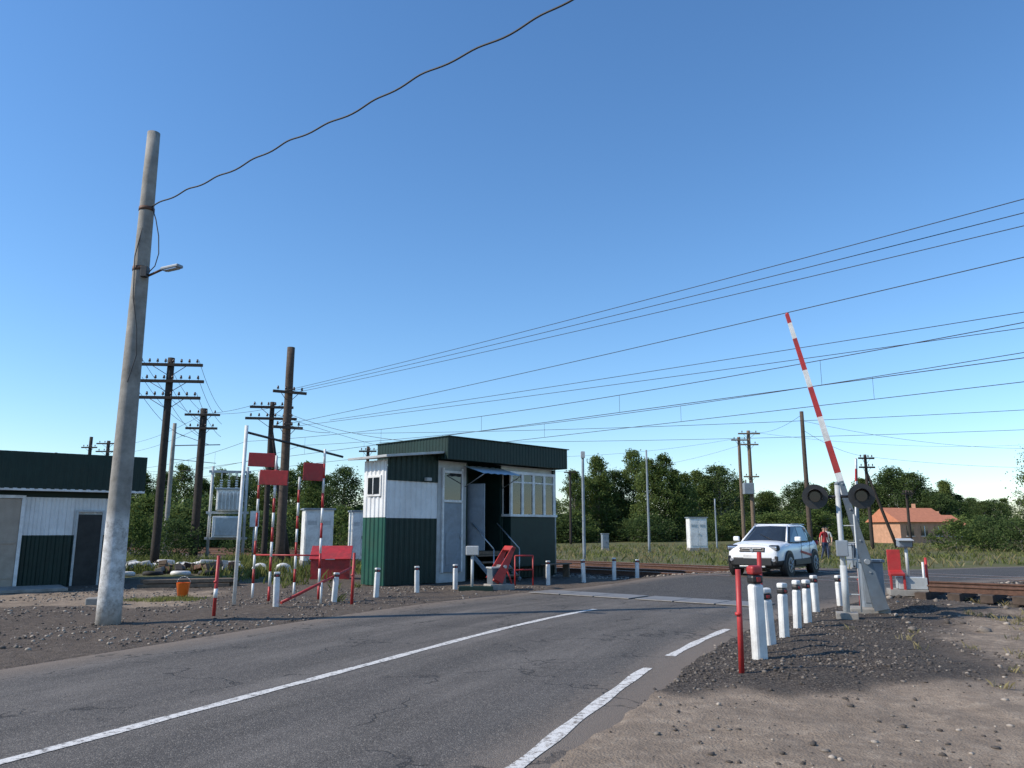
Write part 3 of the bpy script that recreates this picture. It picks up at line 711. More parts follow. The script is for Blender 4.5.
wires('overhead_power_lines',seg,.009)
cat=[];drop=[]
for off,z0,z1 in ((2.05,7.35,6.0),(-2.05,7.3,5.95)):
    a=T(-62,off);b=T(-30,off);c=T(24,off);e=T(60,off)
    for (q0,q1) in ((a,b),(b,c),(c,e)):
        cat.append(((q0[0],q0[1],z0),(q1[0],q1[1],z0),.75)); cat.append(((q0[0],q0[1],z1),(q1[0],q1[1],z1),.04))
        for k in range(1,7):
            t=k/7; xx=q0[0]+(q1[0]-q0[0])*t; yy=q0[1]+(q1[1]-q0[1])*t; drop.append(((xx,yy,z0-3*t*(1-t)),(xx,yy,z1-.02),0))
wires('catenary_wires',cat,.012); wires('catenary_droppers',drop,.006,n=1)
seg=[((-15.4+k*.36-1.26,34,z+.25),(-18.2+k*.3-1,45,z-.4),.3) for k in (0,3,7) for z in (8.85,8.1,7.35)]
seg+=[((-12.6+k*.4,40,8.1),(-18.2+k*.3,45,8.3),.15) for k in (-2,2)]
seg+=[((-10.6,36.3,6.5),(-6.9,29.0,5.2),.1),((-10.6,36.3,7.0),(-1.6,26.5,4.5),.35)]
seg+=[((19,50,8.6),(55,62,9.4),1.6),((21.6,70,10.4),(19,50,9.0),.5),((21.6,70,10.4),(60,75,10.6),1.2),((-11.6,62,8),(21.2,70,9.9),1.2),((-12.6,40,7.6),(6.6,88,8.2),1.2),
      ((6.6,88,8.2),(21.6,70,9.4),.9),((27.5,60,7.2),(60,63,7.4),.9),((-18.2,45,8.3),(-42,78,10.2),.8),((-18.2,45,7.6),(-42,78,9.5),.8),((27.5,60,7.2),(19,50,8.0),.3)]
wires('telephone_lines',seg,.010)
wires('feeder_lines',[((-9.5,47,7.4),ext((-9.5,47,7.4),(22.5,33.2,7.2),1.6),.5),((-9,52,7.4),ext((-9,52,7.4),(27,40,7.2),1.6),.5)],.012)

# ------------------------------------------------------------------ barriers and signals
def crossing_barrier(name,x,y,rz,armlen,tilt,arm=True,plates=m_bgrey,segs=None,wk=.62):
    r=empty(name,(x,y,float(ground_z(x,y)[0])),rz)
    box('foundation',r,(0,0,.02),(.7,.55,.14),m_conc,bev=.02)
    box('drive_cabinet',r,(.12,.14,.5),(.40,.34,.85),m_grey,bev=.02)
    box('cabinet_lid',r,(.12,.14,.95),(.46,.40,.05),m_grey)
    box('cabinet_door',r,(.12,-.037,.5),(.32,.012,.65),m_grey,bev=.004)
    tube('pivot_shaft',r,(.0,.2,.95),(.0,-.42,.95),.05,m_steel)
    axis=Vector((-math.sin(tilt),0,math.cos(tilt))); base=Vector((0,-.3,.95)); px=Vector((math.cos(tilt),0,math.sin(tilt)))
    for sy in (-.34,-.2):
        v=[]
        for (a,wl,wr) in ((-.9,-.22,.20),(-.35,-.17,.15),(.6,-.11,.11),(1.55,-.07,.07)):
            for w_ in (wl*wk,wr*wk):
                for dy in (0,.02):
                    q=base+axis*a+px*w_; v.append((q.x,sy+dy,q.z))
        f=[]
        for i in range(3):
            o=4*i; f+= [(o,o+4,o+6,o+2),(o+1,o+3,o+7,o+5),(o,o+1,o+5,o+4),(o+2,o+6,o+7,o+3)]
        f+=[(0,2,3,1),(12,13,15,14)]
        mesh_obj('counterweight_plate',v,f,plates,r)
    q=base+axis*-.66; box('counterweight',r,(q.x,-.26,q.z),(.22,.12,.3),plates,(0,-tilt,0))
    for a in (-.2,.4,1.0,1.5):
        q=base+axis*a; tube('plate_bolt',r,(q.x,-.36,q.z),(q.x,-.16,q.z),.018,m_steel,seg=8)
    if arm:
        pos=1.0
        for (ln,mt) in segs:
            t0=pos;t1=pos+ln; w0=.07-.035*(t0/armlen); w1=.07-.035*(t1/armlen)
            v=[]
            for (a,w_) in ((t0,w0),(t1,w1)):
                for sx,sy in ((-1,-1),(1,-1),(1,1),(-1,1)):
                    q=base+axis*a+px*w_*sx; v.append((q.x,-.26+sy*.03,q.z))
            mesh_obj('arm_section',v,[(0,1,5,4),(1,2,6,5),(2,3,7,6),(3,0,4,7),(0,3,2,1),(4,5,6,7)],mt,r); pos=t1
        q=base+axis*(pos-.03); tube('arm_tip_lamp',r,(q.x,-.26,q.z),(q.x,-.26,q.z+.05),.03,m_red)
    return r
A=m_white;R_=m_red
crossing_barrier('crossing_barrier',6.78,15.2,math.atan2(-.45,.89)*.6,5.3,math.radians(12.7),segs=[(.3,m_bgrey),(.42,A),(.64,R_),(.5,A),(.62,R_),(.36,A),(.68,R_),(.34,A),(.2,R_)])
crossing_barrier('crossing_barrier',13.5,31.2,.3,3.5,math.radians(-5),segs=[(.5,A),(.5,R_),(.5,A),(.5,R_),(.4,A)])
m_siglens=M('signal_lens',(.04,.008,.008),.15,.1,5)
def signal(x,y,rz,H=2.12):
    r=empty('crossing_signal',(x,y,float(ground_z(x,y)[0])),rz)
    box('foundation',r,(0,0,.03),(.36,.36,.12),m_conc)
    tube('post',r,(0,0,0),(0,0,H+.22),.045,m_lgrey); tube('post_base',r,(0,0,.05),(0,0,.9),.06,m_lgrey)
    tube('crossbar',r,(-.4,0,H),(.4,0,H),.025,m_black)
    for sx in (-.39,.39):
        tube('backboard',r,(sx,-.06,H),(sx,-.085,H),.225,m_black,seg=28)
        tube('lamp_body',r,(sx,.12,H),(sx,-.06,H),.12,m_black,.14,20)
        tube('lens',r,(sx,-.086,H),(sx,-.1,H),.095,m_siglens,seg=20)
        v=[];f=[]
        for k in range(17):
            a=math.radians(-30+240*k/16); c_,s_=math.cos(a),math.sin(a)
            v+= [(sx+.115*c_,-.085,H+.115*s_),(sx+.125*c_,-.085-.24*(.55+.45*max(0,s_)),H+.125*s_)]
        for k in range(16): f.append((2*k,2*k+1,2*k+3,2*k+2))
        o=mesh_obj('visor',v,f,m_black,r,smooth=True); so=o.modifiers.new('s','SOLIDIFY'); so.thickness=.006
    tube('post_cap',r,(0,0,H+.22),(0,0,H+.27),.055,m_grey,.02,12)
    box('junction_box',r,(.0,-.1,1.2),(.2,.14,.28),m_grey,bev=.015)
    for k in range(5): box('ladder_rung',r,(.14,0,.4+.3*k),(.2,.02,.02),m_lgrey)
    tube('ladder_rail',r,(.24,0,.1),(.24,0,1.8),.014,m_lgrey)
    return r
signal(5.93,14.15,math.atan2(-.35,.93))
cu_=empty('barrier_control_unit',(9.15,18.4,float(ground_z(9.15,18.4)[0])),-.3)
box('plinth',cu_,(0,0,.06),(.8,.6,.14),m_conc); box('base_case',cu_,(.1,0,.27),(.6,.44,.26),m_lgrey)
box('red_back',cu_,(-.22,.05,.72),(.28,.08,.6),m_red); box('red_seat_plate',cu_,(-.22,-.15,.5),(.3,.4,.05),m_red,(.2,0,0))
for sx in (-.36,-.08): box('red_leg',cu_,(sx,-.26,.25),(.05,.05,.5),m_red)
tube('stem',cu_,(.05,0,.4),(.05,0,1.1),.035,m_lgrey); box('lamp_case',cu_,(.02,-.02,1.16),(.30,.22,.16),m_grey,(.12,0,.1),.03)
box('lamp_hood',cu_,(.02,-.12,1.25),(.34,.26,.025),m_lgrey,(.15,0,.1))
tube('red_guard',cu_,(.42,-.1,.2),(.42,-.1,.85),.03,m_red); tube('white_guard',cu_,(.34,-.18,.15),(.34,-.18,.75),.025,m_white)
lm=empty('red_barrier_lever_machine',(-.35,21.4,0),.5)
box('base',lm,(0,0,.07),(.7,.5,.18),m_conc,bev=.02); box('drive_case',lm,(-.05,.05,.36),(.42,.34,.42),m_bgrey,bev=.02); box('case_lid',lm,(-.05,.05,.585),(.46,.38,.04),m_lgrey)
tube('pivot',lm,(.05,-.28,.62),(.05,.28,.62),.045,m_steel)
for sy in (-.24,.2):
    v=[]
    for (a,w_) in ((-.42,.15),(.0,.11),(.55,.055)):
        for q in (-w_,w_):
            for dy in (0,.03): v.append((.05+.48*a+q*.88,sy+dy,.62+.88*a-q*.48))
    f=[]
    for i in range(2):
        o=4*i; f+= [(o,o+4,o+6,o+2),(o+1,o+3,o+7,o+5),(o,o+1,o+5,o+4),(o+2,o+6,o+7,o+3)]
    f+=[(0,2,3,1),(8,9,11,10)]
    mesh_obj('lever_plate',v,f,m_red,lm)
box('counterweight',lm,(-.13,0,.30),(.2,.34,.2),m_red,(0,.5,0),.02); box('lever_head',lm,(.31,0,1.08),(.12,.48,.14),m_red,(0,.5,0),.02)
tube('strut',lm,(.3,-.2,.1),(.12,-.2,.6),.025,m_red)
cb=empty('signal_relay_case',(-1.05,20.9,0)); tube('post',cb,(0,0,0),(0,0,.95),.04,m_lgrey); box('case',cb,(0,0,1.05),(.34,.24,.24),m_lgrey,bev=.02); box('base_foot',cb,(.1,0,.06),(.9,.35,.14),m_dgreen)
rf=empty('red_handrail',(.35,23.0,0),.5)
for sx in (-.3,.3): tube('post',rf,(sx,0,0),(sx,0,.85),.022,m_red)
for zz in (.45,.85): tube('rail',rf,(-.3,0,zz),(.3,0,zz),.02,m_red)

# ------------------------------------------------------------------ bollards
def bollard(x,y,H=.7,w=.15,lean=(0,0),red=False,small=False):
    r=empty('guide_post',(x,y,float(ground_z(x,y)[0])),random.uniform(.2,.7)); r.rotation_euler[0]=lean[0]+random.uniform(-.025,.025); r.rotation_euler[1]=lean[1]+random.uniform(-.025,.025)
    b0=H*(.80 if not small else .86); b1=H*(.90 if not small else .93)
    box('shaft_lower',r,(0,0,b0/2-.05),(w,w*.78,b0+.1),m_white,bev=.035)
    box('black_band',r,(0,0,(b0+b1)/2),(w*1.004,w*.784,b1-b0-.002),m_black,bev=.035)
    box('cap',r,(0,0,(b1+H)/2),(w*.99,w*.77,H-b1-.002),m_red if red else m_white,bev=.03)
    box('reflector',r,(0,-w*.4,(b0+b1)/2),(w*.35,.012,H*.05),m_red,bev=.003)
for (x,y,H,w_,ln,rd) in [(3.05,9.93,1.12,.17,(0,0),True),(3.56,11.07,.76,.14,(0,-.05),False),(4.02,11.85,.78,.14,(.02,0),False),(4.63,13.0,.76,.13,(0,.03),False),(5.1,13.8,.72,.13,(0,0),False),(6.0,15.75,.7,.13,(0,0),False),(7.0,17.0,.66,.13,(0,0),False)]:
    bollard(x,y,H,w_,ln,rd)
for (x,y,H,w_,ln,rd) in [(-3.23,18.9,.68,.12,(0,.03),False),(-2.44,20.4,.66,.12,(0,0),False),(-1.53,21.4,.66,.12,(0,0),False),(1.06,23.3,.7,.12,(0,0),False),(2.23,24.6,.7,.12,(0,-.03),False),(3.3,25.6,.7,.12,(0,0),False),(4.1,25.95,.66,.12,(0,0),False),(-4.9,16.55,.7,.12,(0,0),False),(-4.0,17.9,.64,.12,(0,.04),False)]:
    bollard(x,y,H,w_,ln,rd,True)
def redpost(x,y,H,wh=False):
    r=empty('red_marker_post',(x,y,float(ground_z(x,y)[0]))); tube('shaft',r,(0,0,-.1),(0.02,0,H),.033,m_red,.031)
    tube('collar',r,(0,0,H*.55),(0,0,H*.58),.04,m_red)
    if wh: tube('white_band',r,(0.006,0,H*.30),(0.010,0,H*.45),.0365,m_white)
    return r
redpost(2.57,9.07,1.13); redpost(3.24,10.4,1.28); redpost(-5.56,14.9,1.1,True); redpost(-3.5,17.4,1.1); redpost(7.35,16.8,.95)

# ------------------------------------------------------------------ left striped gauge frame
gf=empty('striped_gauge_frame',(0,0,0))
def striped(x,y,H,r=.028,n=8,first=0):
    for k in range(n):
        a=k/n;b_=(k+1)/n
        tube('striped_post_band',gf,(x,y,H*a),(x,y,H*b_),r,(m_white,m_red)[(k+first)%2],seg=10)
tube('white_post',gf,(-6.0,17.2,-.1),(-5.97,17.2,3.9),.04,m_white)
striped(-6.2,19,3.0,n=9); striped(-5.5,18,3.3,n=10,first=1); striped(-5.35,19.5,2.9,n=9); striped(-4.5,18.5,3.5,n=10,first=1)
def panel(x,y,z,w_,h_,rz=0.2):
    box('red_panel',gf,(x,y,z),(w_,.03,h_),m_red,(0,.03,rz)); box('panel_frame',gf,(x,y+.03,z),(w_*.9,.02,.04),m_steel,(0,0,rz))
panel(-6.15,18.93,3.28,.62,.34); panel(-5.52,17.93,2.78,.64,.34,.1); panel(-4.72,18.43,2.95,.5,.42,.3)
tube('top_bar',gf,(-5.97,17.2,3.75),(-4.15,18.9,3.35),.028,m_black); tube('mid_bar',gf,(-6.2,19,1.0),(-4.5,18.5,1.0),.018,m_red)
lp=empty('lowered_red_pole'); tube('shaft',lp,(-4.75,16.4,.12),(-3.7,18.6,.75),.03,m_red); tube('support',lp,(-4.2,17.5,0),(-4.2,17.5,.45),.025,m_white)
sb=empty('red_sand_box',(-6.0,26.2,0),.15)
v=[(-.62,-.4,0),(.62,-.4,0),(.62,.4,0),(-.62,.4,0),(-.62,-.4,.62),(.62,-.4,.62),(.62,.4,1.0),(-.62,.4,1.0)]
mesh_obj('body',v,[(0,3,2,1),(4,5,6,7),(0,1,5,4),(1,2,6,5),(2,3,7,6),(3,0,4,7)],m_red,sb)
box('lid',sb,(0,0,.84),(1.34,.96,.05),m_red,(.44,0,0),.015); box('lid_handle',sb,(0,-.47,.64),(.3,.03,.03),m_steel)
for sx in (-.5,.5): box('foot',sb,(sx,0,-.02),(.1,.8,.1),m_black)
bk=empty('orange_bucket',(-7.95,19.2,float(ground_z(-7.95,19.2)[0]))); bk.scale=(1.0,1.0,1.15)
v=[];f=[]
for (z_,r_) in ((0,.11),(.30,.16),(.31,.17),(.29,.15),(.02,.10)):
    for k in range(20): a=6.2832*k/20; v.append((r_*math.cos(a),r_*math.sin(a),z_))
for i in range(4):
    for k in range(20): f.append((i*20+k,i*20+(k+1)%20,(i+1)*20+(k+1)%20,(i+1)*20+k))
f.append(tuple(range(20))[::-1]); f.append(tuple(80+k for k in range(20)))
mesh_obj('pail',v,f,m_orange,bk,smooth=True)
hv=[(.165*math.cos(a),.02,.29+.14*math.sin(a)) for a in np.linspace(0,math.pi,9)]
for a,b_ in zip(hv[:-1],hv[1:]): tube('handle',bk,a,b_,.005,m_steel,seg=6)
def cabinet(name,x,y,w_,dp,H,mat,rz=.4):
    r=empty(name,(x,y,float(ground_z(x,y)[0])),rz); box('plinth',r,(0,0,.1),(w_*1.04,dp*1.04,.3),m_conc)
    box('body',r,(0,0,.25+(H-.3)/2),(w_,dp,H-.3),mat,bev=.015)
    for sx in (-1,1):
        box('door',r,(sx*w_*.24,-dp/2-.012,.25+(H-.3)/2),(w_*.44,.024,(H-.3)*.86),mat,bev=.006)
        for k in range(4): box('louvre',r,(sx*w_*.24,-dp/2-.03,H*.72+.05*k),(w_*.3,.012,.015),m_grey,bev=0)
    box('handle',r,(.04,-dp/2-.04,H*.5),(.02,.03,.14),m_black)
    box('roof_cap',r,(0,0,H-.02),(w_*1.12,dp*1.15,.07),m_grey)
    return r
cabinet('relay_cabinet',-8.7,35,1.25,1.0,2.5,m_white); cabinet('relay_cabinet',-7.3,37.5,.9,.8,2.5,m_white); cabinet('relay_cabinet',13.9,59,1.35,.8,2.5,m_white,.1)
cabinet('relay_cabinet',7.1,60,.5,.5,1.3,m_grey,.1)
# pole-mounted transformer substation: frame, platform, white tank, switch case
tk=empty('transformer_substation',(-16.4,45,0),.3)
for sx in (-.95,.95): tube('frame_pole',tk,(sx,0,-.2),(sx,0,5.2),.09,m_lgrey,.08)
for zz in (1.1,2.55,4.9): box('frame_beam',tk,(0,0,zz),(2.3,.14,.14),m_lgrey)
box('lower_case',tk,(0,-.1,1.75),(1.5,1.0,1.2),m_white,bev=.03); box('lower_case_door',tk,(0,-.62,1.75),(1.2,.04,1.0),m_lgrey)
box('upper_tank',tk,(0,-.05,3.25),(1.25,1.0,1.2),m_white,bev=.05); box('tank_lid',tk,(0,-.05,3.9),(1.4,1.15,.1),m_lgrey)
for k in range(6): box('radiator_fin',tk,(-.5+.2*k,-.62,3.2),(.05,.18,.95),m_white)
for k in range(3):
    for q in range(4): tube('bushing_disc',tk,(-.45+.42*k,0,3.96+.13*q),(-.45+.42*k,0,4.04+.13*q),.09,m_wcer,.06,10)
    tube('fuse',tk,(-.45+.42*k,0,4.5),(-.45+.42*k,0,4.9),.035,m_wcer)
box('switch_case',tk,(1.5,.1,2.2),(.5,.4,.9),m_white); tube('switch_post',tk,(1.5,.1,0),(1.5,.1,1.8),.05,m_lgrey)
sk=empty('white_sack_pile',(-13.3,31.5,0))
for k in range(20):
    o=box('sack',sk,(random.uniform(-2.2,2.2),random.uniform(-.7,.7),random.uniform(.08,.35)),(random.uniform(.4,.75),random.uniform(.3,.45),random.uniform(.16,.26)),m_bag,(random.uniform(-.25,.25),random.uniform(-.25,.25),random.uniform(0,3)),.1)
    sm=o.modifiers.new('s','SUBSURF'); sm.levels=2; sm.render_levels=2
ty=empty('painted_tyre_border')
def torus(name,parent,c,R,r,mat,tilt,rz):
    v=[];f=[];n=20;mm=8
    for i in range(n):
        for j in range(mm):
            a=6.2832*i/n;b_=6.2832*j/mm; v.append(((R+r*math.cos(b_))*math.cos(a),r*math.sin(b_),(R+r*math.cos(b_))*math.sin(a)))
    for i in range(n):
        for j in range(mm): f.append((i*mm+j,i*mm+(j+1)%mm,((i+1)%n)*mm+(j+1)%mm,((i+1)%n)*mm+j))
    o=mesh_obj(name,v,f,mat,parent,smooth=True); o.location=c; o.rotation_euler=(tilt,0,rz)
for k in range(4): torus('tyre',ty,(-11.2+k*.85,29.6+.1*k,.02),.26,.09,m_white,random.uniform(-.3,.3),.15)
for k in range(4): torus('tyre',ty,(-13.6+k*.9,27.8+.2*k,.06),.26,.09,m_rub if k%2 else m_white,1.5,.0)
jp=empty('scrap_pile',(-12.0,29.6,0))
for k in range(26): 
    box('scrap',jp,(random.uniform(-1.6,1.8),random.uniform(-.7,.7),random.uniform(.05,.4)),(random.uniform(.2,1.1),random.uniform(.08,.3),random.uniform(.05,.3)),random.choice([m_conc,m_woodl,m_rust,m_lgrey,m_wood]),(random.uniform(-.4,.4),random.uniform(-.4,.4),random.uniform(0,3)),.01)
wp=empty('timber_pile',(-9.1,22.6,0),.3)
for k in range(7): box('timber',wp,(random.uniform(-.2,.2),-.3+.16*(k%4),.06+.12*(k//4)),(2.4,.14,.1),m_woodl,(0,0,random.uniform(-.06,.06)))
tb=empty('concrete_block'); tb.location=(-8.9,17.4,.06); box('block',tb,(0,0,0),(.7,.3,.16),m_conc,(0,0,.3),.02)

def house(x,y,w_,dp,h,rh,rz):
    hs=empty('brick_house',(x,y,0),rz)
    box('walls',hs,(0,0,h/2),(w_,dp,h),m_brick,bev=0)
    W_=w_/2+.35;D_=dp/2+.35
    mesh_obj('roof',[(-W_,-D_,h-.05),(W_,-D_,h-.05),(W_,D_,h-.05),(-W_,D_,h-.05),(-W_,0,h+rh),(W_,0,h+rh)],[(0,1,5,4),(2,3,4,5),(0,4,3),(1,2,5),(0,3,2,1)],m_oroof,hs)
    for k in (-w_*.3,0,w_*.3):
        box('window',hs,(k,-dp/2-.03,h*.58),(.9,.06,1.1),m_dglass,bev=0); box('window_frame',hs,(k,-dp/2-.07,h*.58),(.08,.04,1.1),m_white,bev=0); box('window_sill',hs,(k,-dp/2-.06,h*.58-.6),(1.1,.1,.06),m_white,bev=0)
    tube('chimney',hs,(w_*.25,.6,h+.4),(w_*.25,.6,h+rh+.5),.3,m_brick,seg=4,smooth=False)
house(46.5,92,6.4,5,2.5,1.6,.25); house(56,104,5,5,2.2,1.3,.2)

# ------------------------------------------------------------------ car
def car(x,y,z,yaw):
    r=empty('white_crossover_car',(x,y,z),yaw)
    st=[(-2.16,.66,.42,1.00),(-2.08,.80,.34,1.08),(-1.75,.87,.27,1.11),(-1.0,.895,.25,1.09),(0,.90,.24,1.06),(.8,.90,.24,1.05),(1.15,.895,.24,1.05),(1.6,.88,.25,1.03),(1.92,.84,.26,.97),(2.07,.77,.28,.88),(2.15,.66,.32,.74)]
    v=[];f=[];fm=[]; n=0
    def sec(x_,w_,zb,zt):
        h=zt-zb
        half=[(.0,zb),(.80*w_,zb),(.97*w_,zb+.10*h),(1.0*w_,zb+.30*h),(.985*w_,zb+.62*h),(.965*w_,zb+.82*h),(.86*w_,zb+.97*h),(.5*w_,zt+.02),(0,zt+.035)]
        full=half+[(-a,b) for a,b in half[-2:0:-1]]
        return [(x_,a,b) for a,b in full]
    for q in st:
        s_=sec(*q); n=len(s_); v+=s_
    for i in range(len(st)-1):
        for k in range(n):
            k2=(k+1)%n; f.append((i*n+k,(i+1)*n+k,(i+1)*n+k2,i*n+k2)); fm.append(1 if (k in (0,1,2) or k in (n-1,n-2,n-3)) else 0)
    f.append(tuple(range(n))); fm.append(0); f.append(tuple((len(st)-1)*n+k for k in range(n))[::-1]); fm.append(0)
    o=mesh_obj('body',v,f,[m_carw,m_plast],r,fm,True); o.modifiers.new('s','SUBSURF').render_levels=2; o.modifiers['s'].levels=2
    lo=[(1.16,.0),(1.08,.55),(.92,.80),(.05,.835),(-.85,.83),(-1.55,.79),(-1.95,.66),(-2.02,0)]
    hi=[(.30,.0),(.27,.42),(.18,.61),(-.15,.64),(-.9,.63),(-1.35,.60),(-1.66,.52),(-1.70,0)]
    def full(p,z): return [(a,b,z(a,b)) for a,b in p]+[(a,-b,z(a,b)) for a,b in p[-2:0:-1]]
    Lr=full(lo,lambda a,b:1.03); Hr=full(hi,lambda a,b:1.53 - .03*abs(b) - (.02 if a<-1.2 else 0)); m=len(Lr)
    bm=bmesh.new(); lv=[bm.verts.new(p) for p in Lr]; hv_=[bm.verts.new(p) for p in Hr]; top=bm.verts.new((-.55,0,1.60))
    tv=[bm.verts.new((-.55+(p[0]+.55)*.82,p[1]*.8,1.59)) for p in Hr]
    fs=[]
    for k in range(m):
        fs.append(bm.faces.new((lv[k],hv_[k],hv_[(k+1)%m],lv[(k+1)%m])))
        fr=bm.faces.new((hv_[k],tv[k],tv[(k+1)%m],hv_[(k+1)%m])); fr.material_index=0
        bm.faces.new((tv[k],top,tv[(k+1)%m]))
    side={2,3,4,m-3,m-4,m-5}
    for k,fc in enumerate(fs):
        if k in side or k==5 or k==m-6:
            ret=bmesh.ops.inset_individual(bm,faces=[fc],thickness=.035,depth=-.008)
        fc.material_index=1
        if k in side or k==5 or k==m-6:
            for q in ret['faces']: q.material_index=2 
    bmesh.ops.recalc_face_normals(bm,faces=bm.faces)
    me=bpy.data.meshes.new('greenhouse'); bm.to_mesh(me); bm.free()
    for mm in (m_carw,m_dglass,m_plast): me.materials.append(mm)
    link(bpy.data.objects.new('greenhouse',me),r)
    for sy in (-1,1):
        tube('a_pillar',r,(1.0,sy*.72,1.03),(.25,sy*.53,1.525),.032,m_carw,seg=8); tube('roof_rail',r,(.05,sy*.60,1.59),(-1.4,sy*.57,1.58),.02,m_steel,seg=8)
        box('mirror',r,(.74,sy*1.0,1.12),(.12,.2,.15),m_carw,(0,0,0),.05)
        for xx in (1.34,-1.28):
            tube('arch_trim',r,(xx,sy*.70,.37),(xx,sy*.915,.37),.425,m_plast,.41,28)
            tube('tyre',r,(xx,sy*.68,.345),(xx,sy*.925,.345),.345,m_rub,seg=28); tube('rim',r,(xx,sy*.90,.345),(xx,sy*.932,.345),.235,m_steel,seg=24)
            tube('rim_well',r,(xx,sy*.925,.345),(xx,sy*.936,.345),.19,m_plast,seg=24)
            for k in range(5):
                a=6.2832*k/5; tube('spoke',r,(xx,sy*.938,.345),(xx+.21*math.cos(a),sy*.938,.345+.21*math.sin(a)),.022,m_steel,seg=6)
        box('headlamp',r,(2.0,sy*.63,.86),(.16,.36,.13),m_lens,(0,.2,-sy*.42),.05); box('headlamp_surround',r,(1.985,sy*.63,.86),(.15,.40,.17),m_plast,(0,.2,-sy*.42),.05)
        box('bumper_pocket',r,(2.07,sy*.68,.52),(.07,.22,.2),m_plast,(0,0,-sy*.45),.04); tube('fog_lamp',r,(2.10,sy*.66,.50),(2.135,sy*.665,.50),.05,m_lens)
        box('door_line',r,(.12,sy*.9,.72),(.012,.012,.55),m_plast,bev=0); box('door_line',r,(-.8,sy*.897,.74),(.012,.012,.55),m_plast,bev=0)
        box('door_handle',r,(-.1,sy*.905,.9),(.16,.03,.03),m_carw); box('door_handle',r,(-1.0,sy*.897,.92),(.16,.03,.03),m_carw)
        box('side_cladding',r,(0,sy*.90,.40),(1.6,.03,.16),m_plast,bev=.01)
        box('side_stripe',r,(-.35,sy*.905,.66),(1.1,.01,.07),m_red,(0,-.12,0),0)
        box('tail_lamp',r,(-2.03,sy*.72,.97),(.14,.22,.14),m_red,bev=.03)
    box('upper_grille',r,(2.10,0,.80),(.08,.80,.15),m_plast,(0,-.3,0),.03); box('chrome_bar',r,(2.15,0,.84),(.03,.62,.02),m_steel)
    tube('badge_disc',r,(2.13,0,.80),(2.165,0,.80),.055,m_steel)
    box('lower_grille',r,(2.12,0,.45),(.08,1.2,.24),m_plast,(0,0,0),.03); box('skid_plate',r,(2.12,0,.30),(.1,.8,.05),m_steel)
    box('number_plate',r,(2.17,0,.60),(.015,.52,.11),m_white,bev=.003)
    tube('wiper',r,(1.08,.3,1.09),(.75,-.2,1.28),.008,m_plast,seg=6)
    box('underbody',r,(0,0,.3),(3.6,1.5,.16),m_plast)
car(8.68,26.0,.183,math.radians(-127))

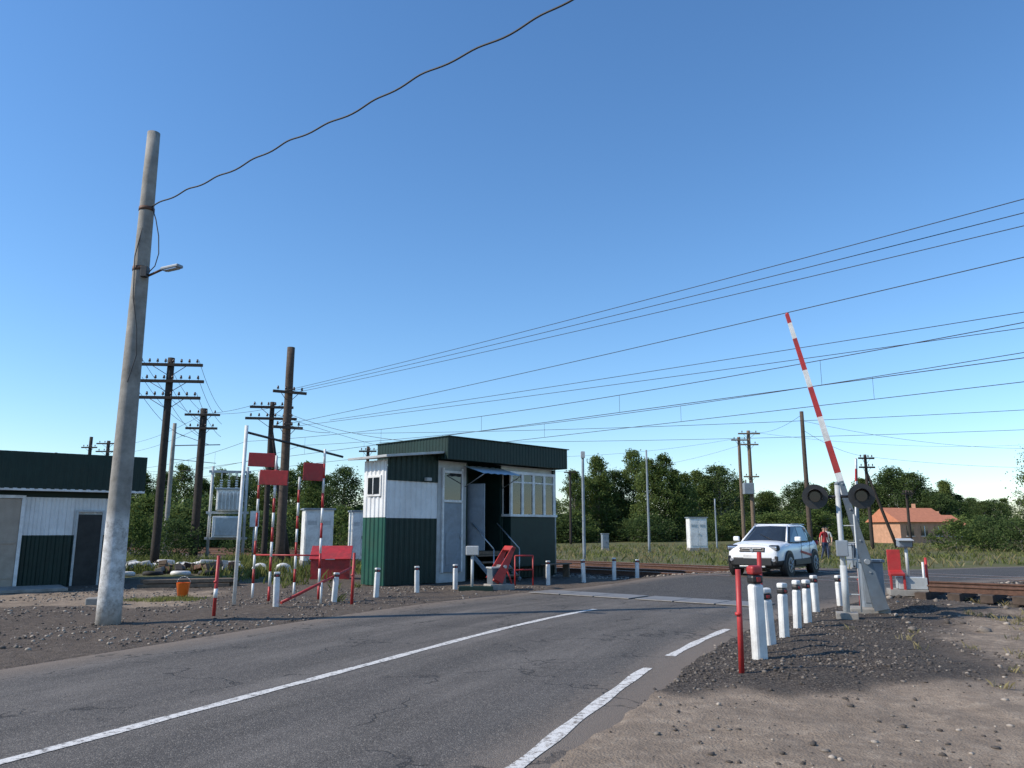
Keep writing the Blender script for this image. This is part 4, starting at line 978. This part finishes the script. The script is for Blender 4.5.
# ------------------------------------------------------------------ pedestrians
def person(x,y,rz,shirt,trous,z=0):
    J={'pel':(0,0,.95,.13),'sp':(0,0,1.15,.12),'ch':(0,.01,1.36,.145),'ne':(0,0,1.5,.055),
       'ls':(.18,0,1.43,.06),'le':(.25,.03,1.14,.045),'lw':(.24,-.10,.90,.032),'rs':(-.18,0,1.43,.06),'re':(-.26,.05,1.15,.045),'rw':(-.27,.02,.88,.032),
       'lh':(.09,0,.90,.09),'lk':(.10,-.10,.50,.062),'la':(.10,-.10,.09,.042),'lt':(.11,-.25,.05,.035),
       'rh':(-.09,0,.90,.09),'rk':(-.10,.02,.50,.062),'ra':(-.11,.18,.11,.042),'rt':(-.12,.05,.045,.035),
       'hd':(0,-.01,1.57,.075),'hc':(0,-.015,1.66,.1),'ht':(0,0,1.74,.065)}
    E=['pel sp','sp ch','ch ne','ne hd','hd hc','hc ht','ch ls','ls le','le lw','ch rs','rs re','re rw','pel lh','lh lk','lk la','la lt','pel rh','rh rk','rk ra','ra rt']
    ks=list(J); me=bpy.data.meshes.new('body'); me.from_pydata([J[k][:3] for k in ks],[tuple(ks.index(q) for q in e.split()) for e in E],[])
    o=bpy.data.objects.new('tmp',me); COL.objects.link(o); sk=o.modifiers.new('sk','SKIN'); o.modifiers.new('sub','SUBSURF').levels=2
    for i,k in enumerate(ks): me.skin_vertices[0].data[i].radius=(J[k][3],J[k][3]*(.72 if k in('pel','sp','ch') else 1)); me.skin_vertices[0].data[i].use_root=(k=='pel')
    dg=bpy.context.evaluated_depsgraph_get(); m2=bpy.data.meshes.new_from_object(o.evaluated_get(dg)); bpy.data.objects.remove(o)
    r=empty('pedestrian',(x,y,z),rz); b=link(bpy.data.objects.new('body',m2),r)
    m2.materials.clear()
    for mm in (m_skin,shirt,trous,m_hair,m_plast): m2.materials.append(mm)
    for p in m2.polygons:
        c=p.center; p.use_smooth=True
        if c.z>1.66 or (c.z>1.56 and c.y>.03): i=3
        elif c.z>1.49: i=0
        elif abs(c.x)>.19 and c.z<1.2: i=0
        elif c.z>.93: i=1
        elif c.z>.12: i=2
        else: i=4
        p.material_index=i
    for sx in (1,-1):
        tube('eye',r,(sx*.035,-.10,1.65),(sx*.035,-.115,1.65),.011,m_hair,seg=8); tube('ear',r,(sx*.095,0,1.64),(sx*.108,.01,1.64),.028,m_skin,seg=8)
        wr=Vector((.24,-.10,.90)) if sx>0 else Vector((-.27,.02,.88))
        box('palm',r,wr+Vector((0,-.005,-.055)),(.03,.075,.09),m_skin,bev=.012)
        for k,ln in enumerate((.065,.075,.07,.055)):
            a=wr+Vector((0,-.033+.02*k,-.095)); tube('finger',r,a,a+Vector((-sx*.015,0,-ln)),.0085,m_skin,.006,6)
        a=wr+Vector((0,-.04,-.04)); tube('thumb',r,a,a+Vector((-sx*.01,-.03,-.05)),.010,m_skin,.007,6)
    tube('nose',r,(0,-.105,1.645),(0,-.125,1.615),.01,m_skin,.016,8); box('mouth',r,(0,-.098,1.585),(.045,.01,.008),m_red,bev=0)
person(16.5,41.5,.4,m_shirt,m_denim); person(17.0,42.4,-.5,m_shirt2,m_plast)

# ------------------------------------------------------------------ light, sky, camera
el=math.radians(38); tosun=Vector((-.97*math.cos(el),-.24*math.cos(el),math.sin(el)))
sun=bpy.data.lights.new('sun','SUN'); sun.energy=5.0; sun.angle=math.radians(.5); sun.color=(1,.91,.78)
so=link(bpy.data.objects.new('sun',sun)); so.rotation_euler=tosun.to_track_quat('Z','Y').to_euler()
W=bpy.data.worlds.new("World"); S.world=W; W.use_nodes=True; t=W.node_tree; bg=t.nodes['Background']
sky=t.nodes.new('ShaderNodeTexSky'); sky.sky_type='NISHITA'; sky.sun_disc=False; sky.sun_elevation=el; sky.sun_rotation=math.radians(256)
sky.air_density=1.15; sky.dust_density=.1; sky.ozone_density=6; sky.altitude=100
hs_=t.nodes.new('ShaderNodeHueSaturation'); hs_.inputs['Saturation'].default_value=1.10; hs_.inputs['Value'].default_value=1.25
t.links.new(sky.outputs[0],hs_.inputs['Color']); t.links.new(hs_.outputs[0],bg.inputs[0]); bg.inputs[1].default_value=.15
cam=bpy.data.cameras.new('camera'); co=link(bpy.data.objects.new('camera',cam)); co.location=(0,0,1.6); co.rotation_euler=(math.radians(90+10.7),0,0)
cam.sensor_width=36; cam.lens=27.07; cam.clip_end=6000; cam.clip_start=.05; S.camera=co
S.view_settings.view_transform='Standard'; S.view_settings.look='None'; S.view_settings.exposure=0
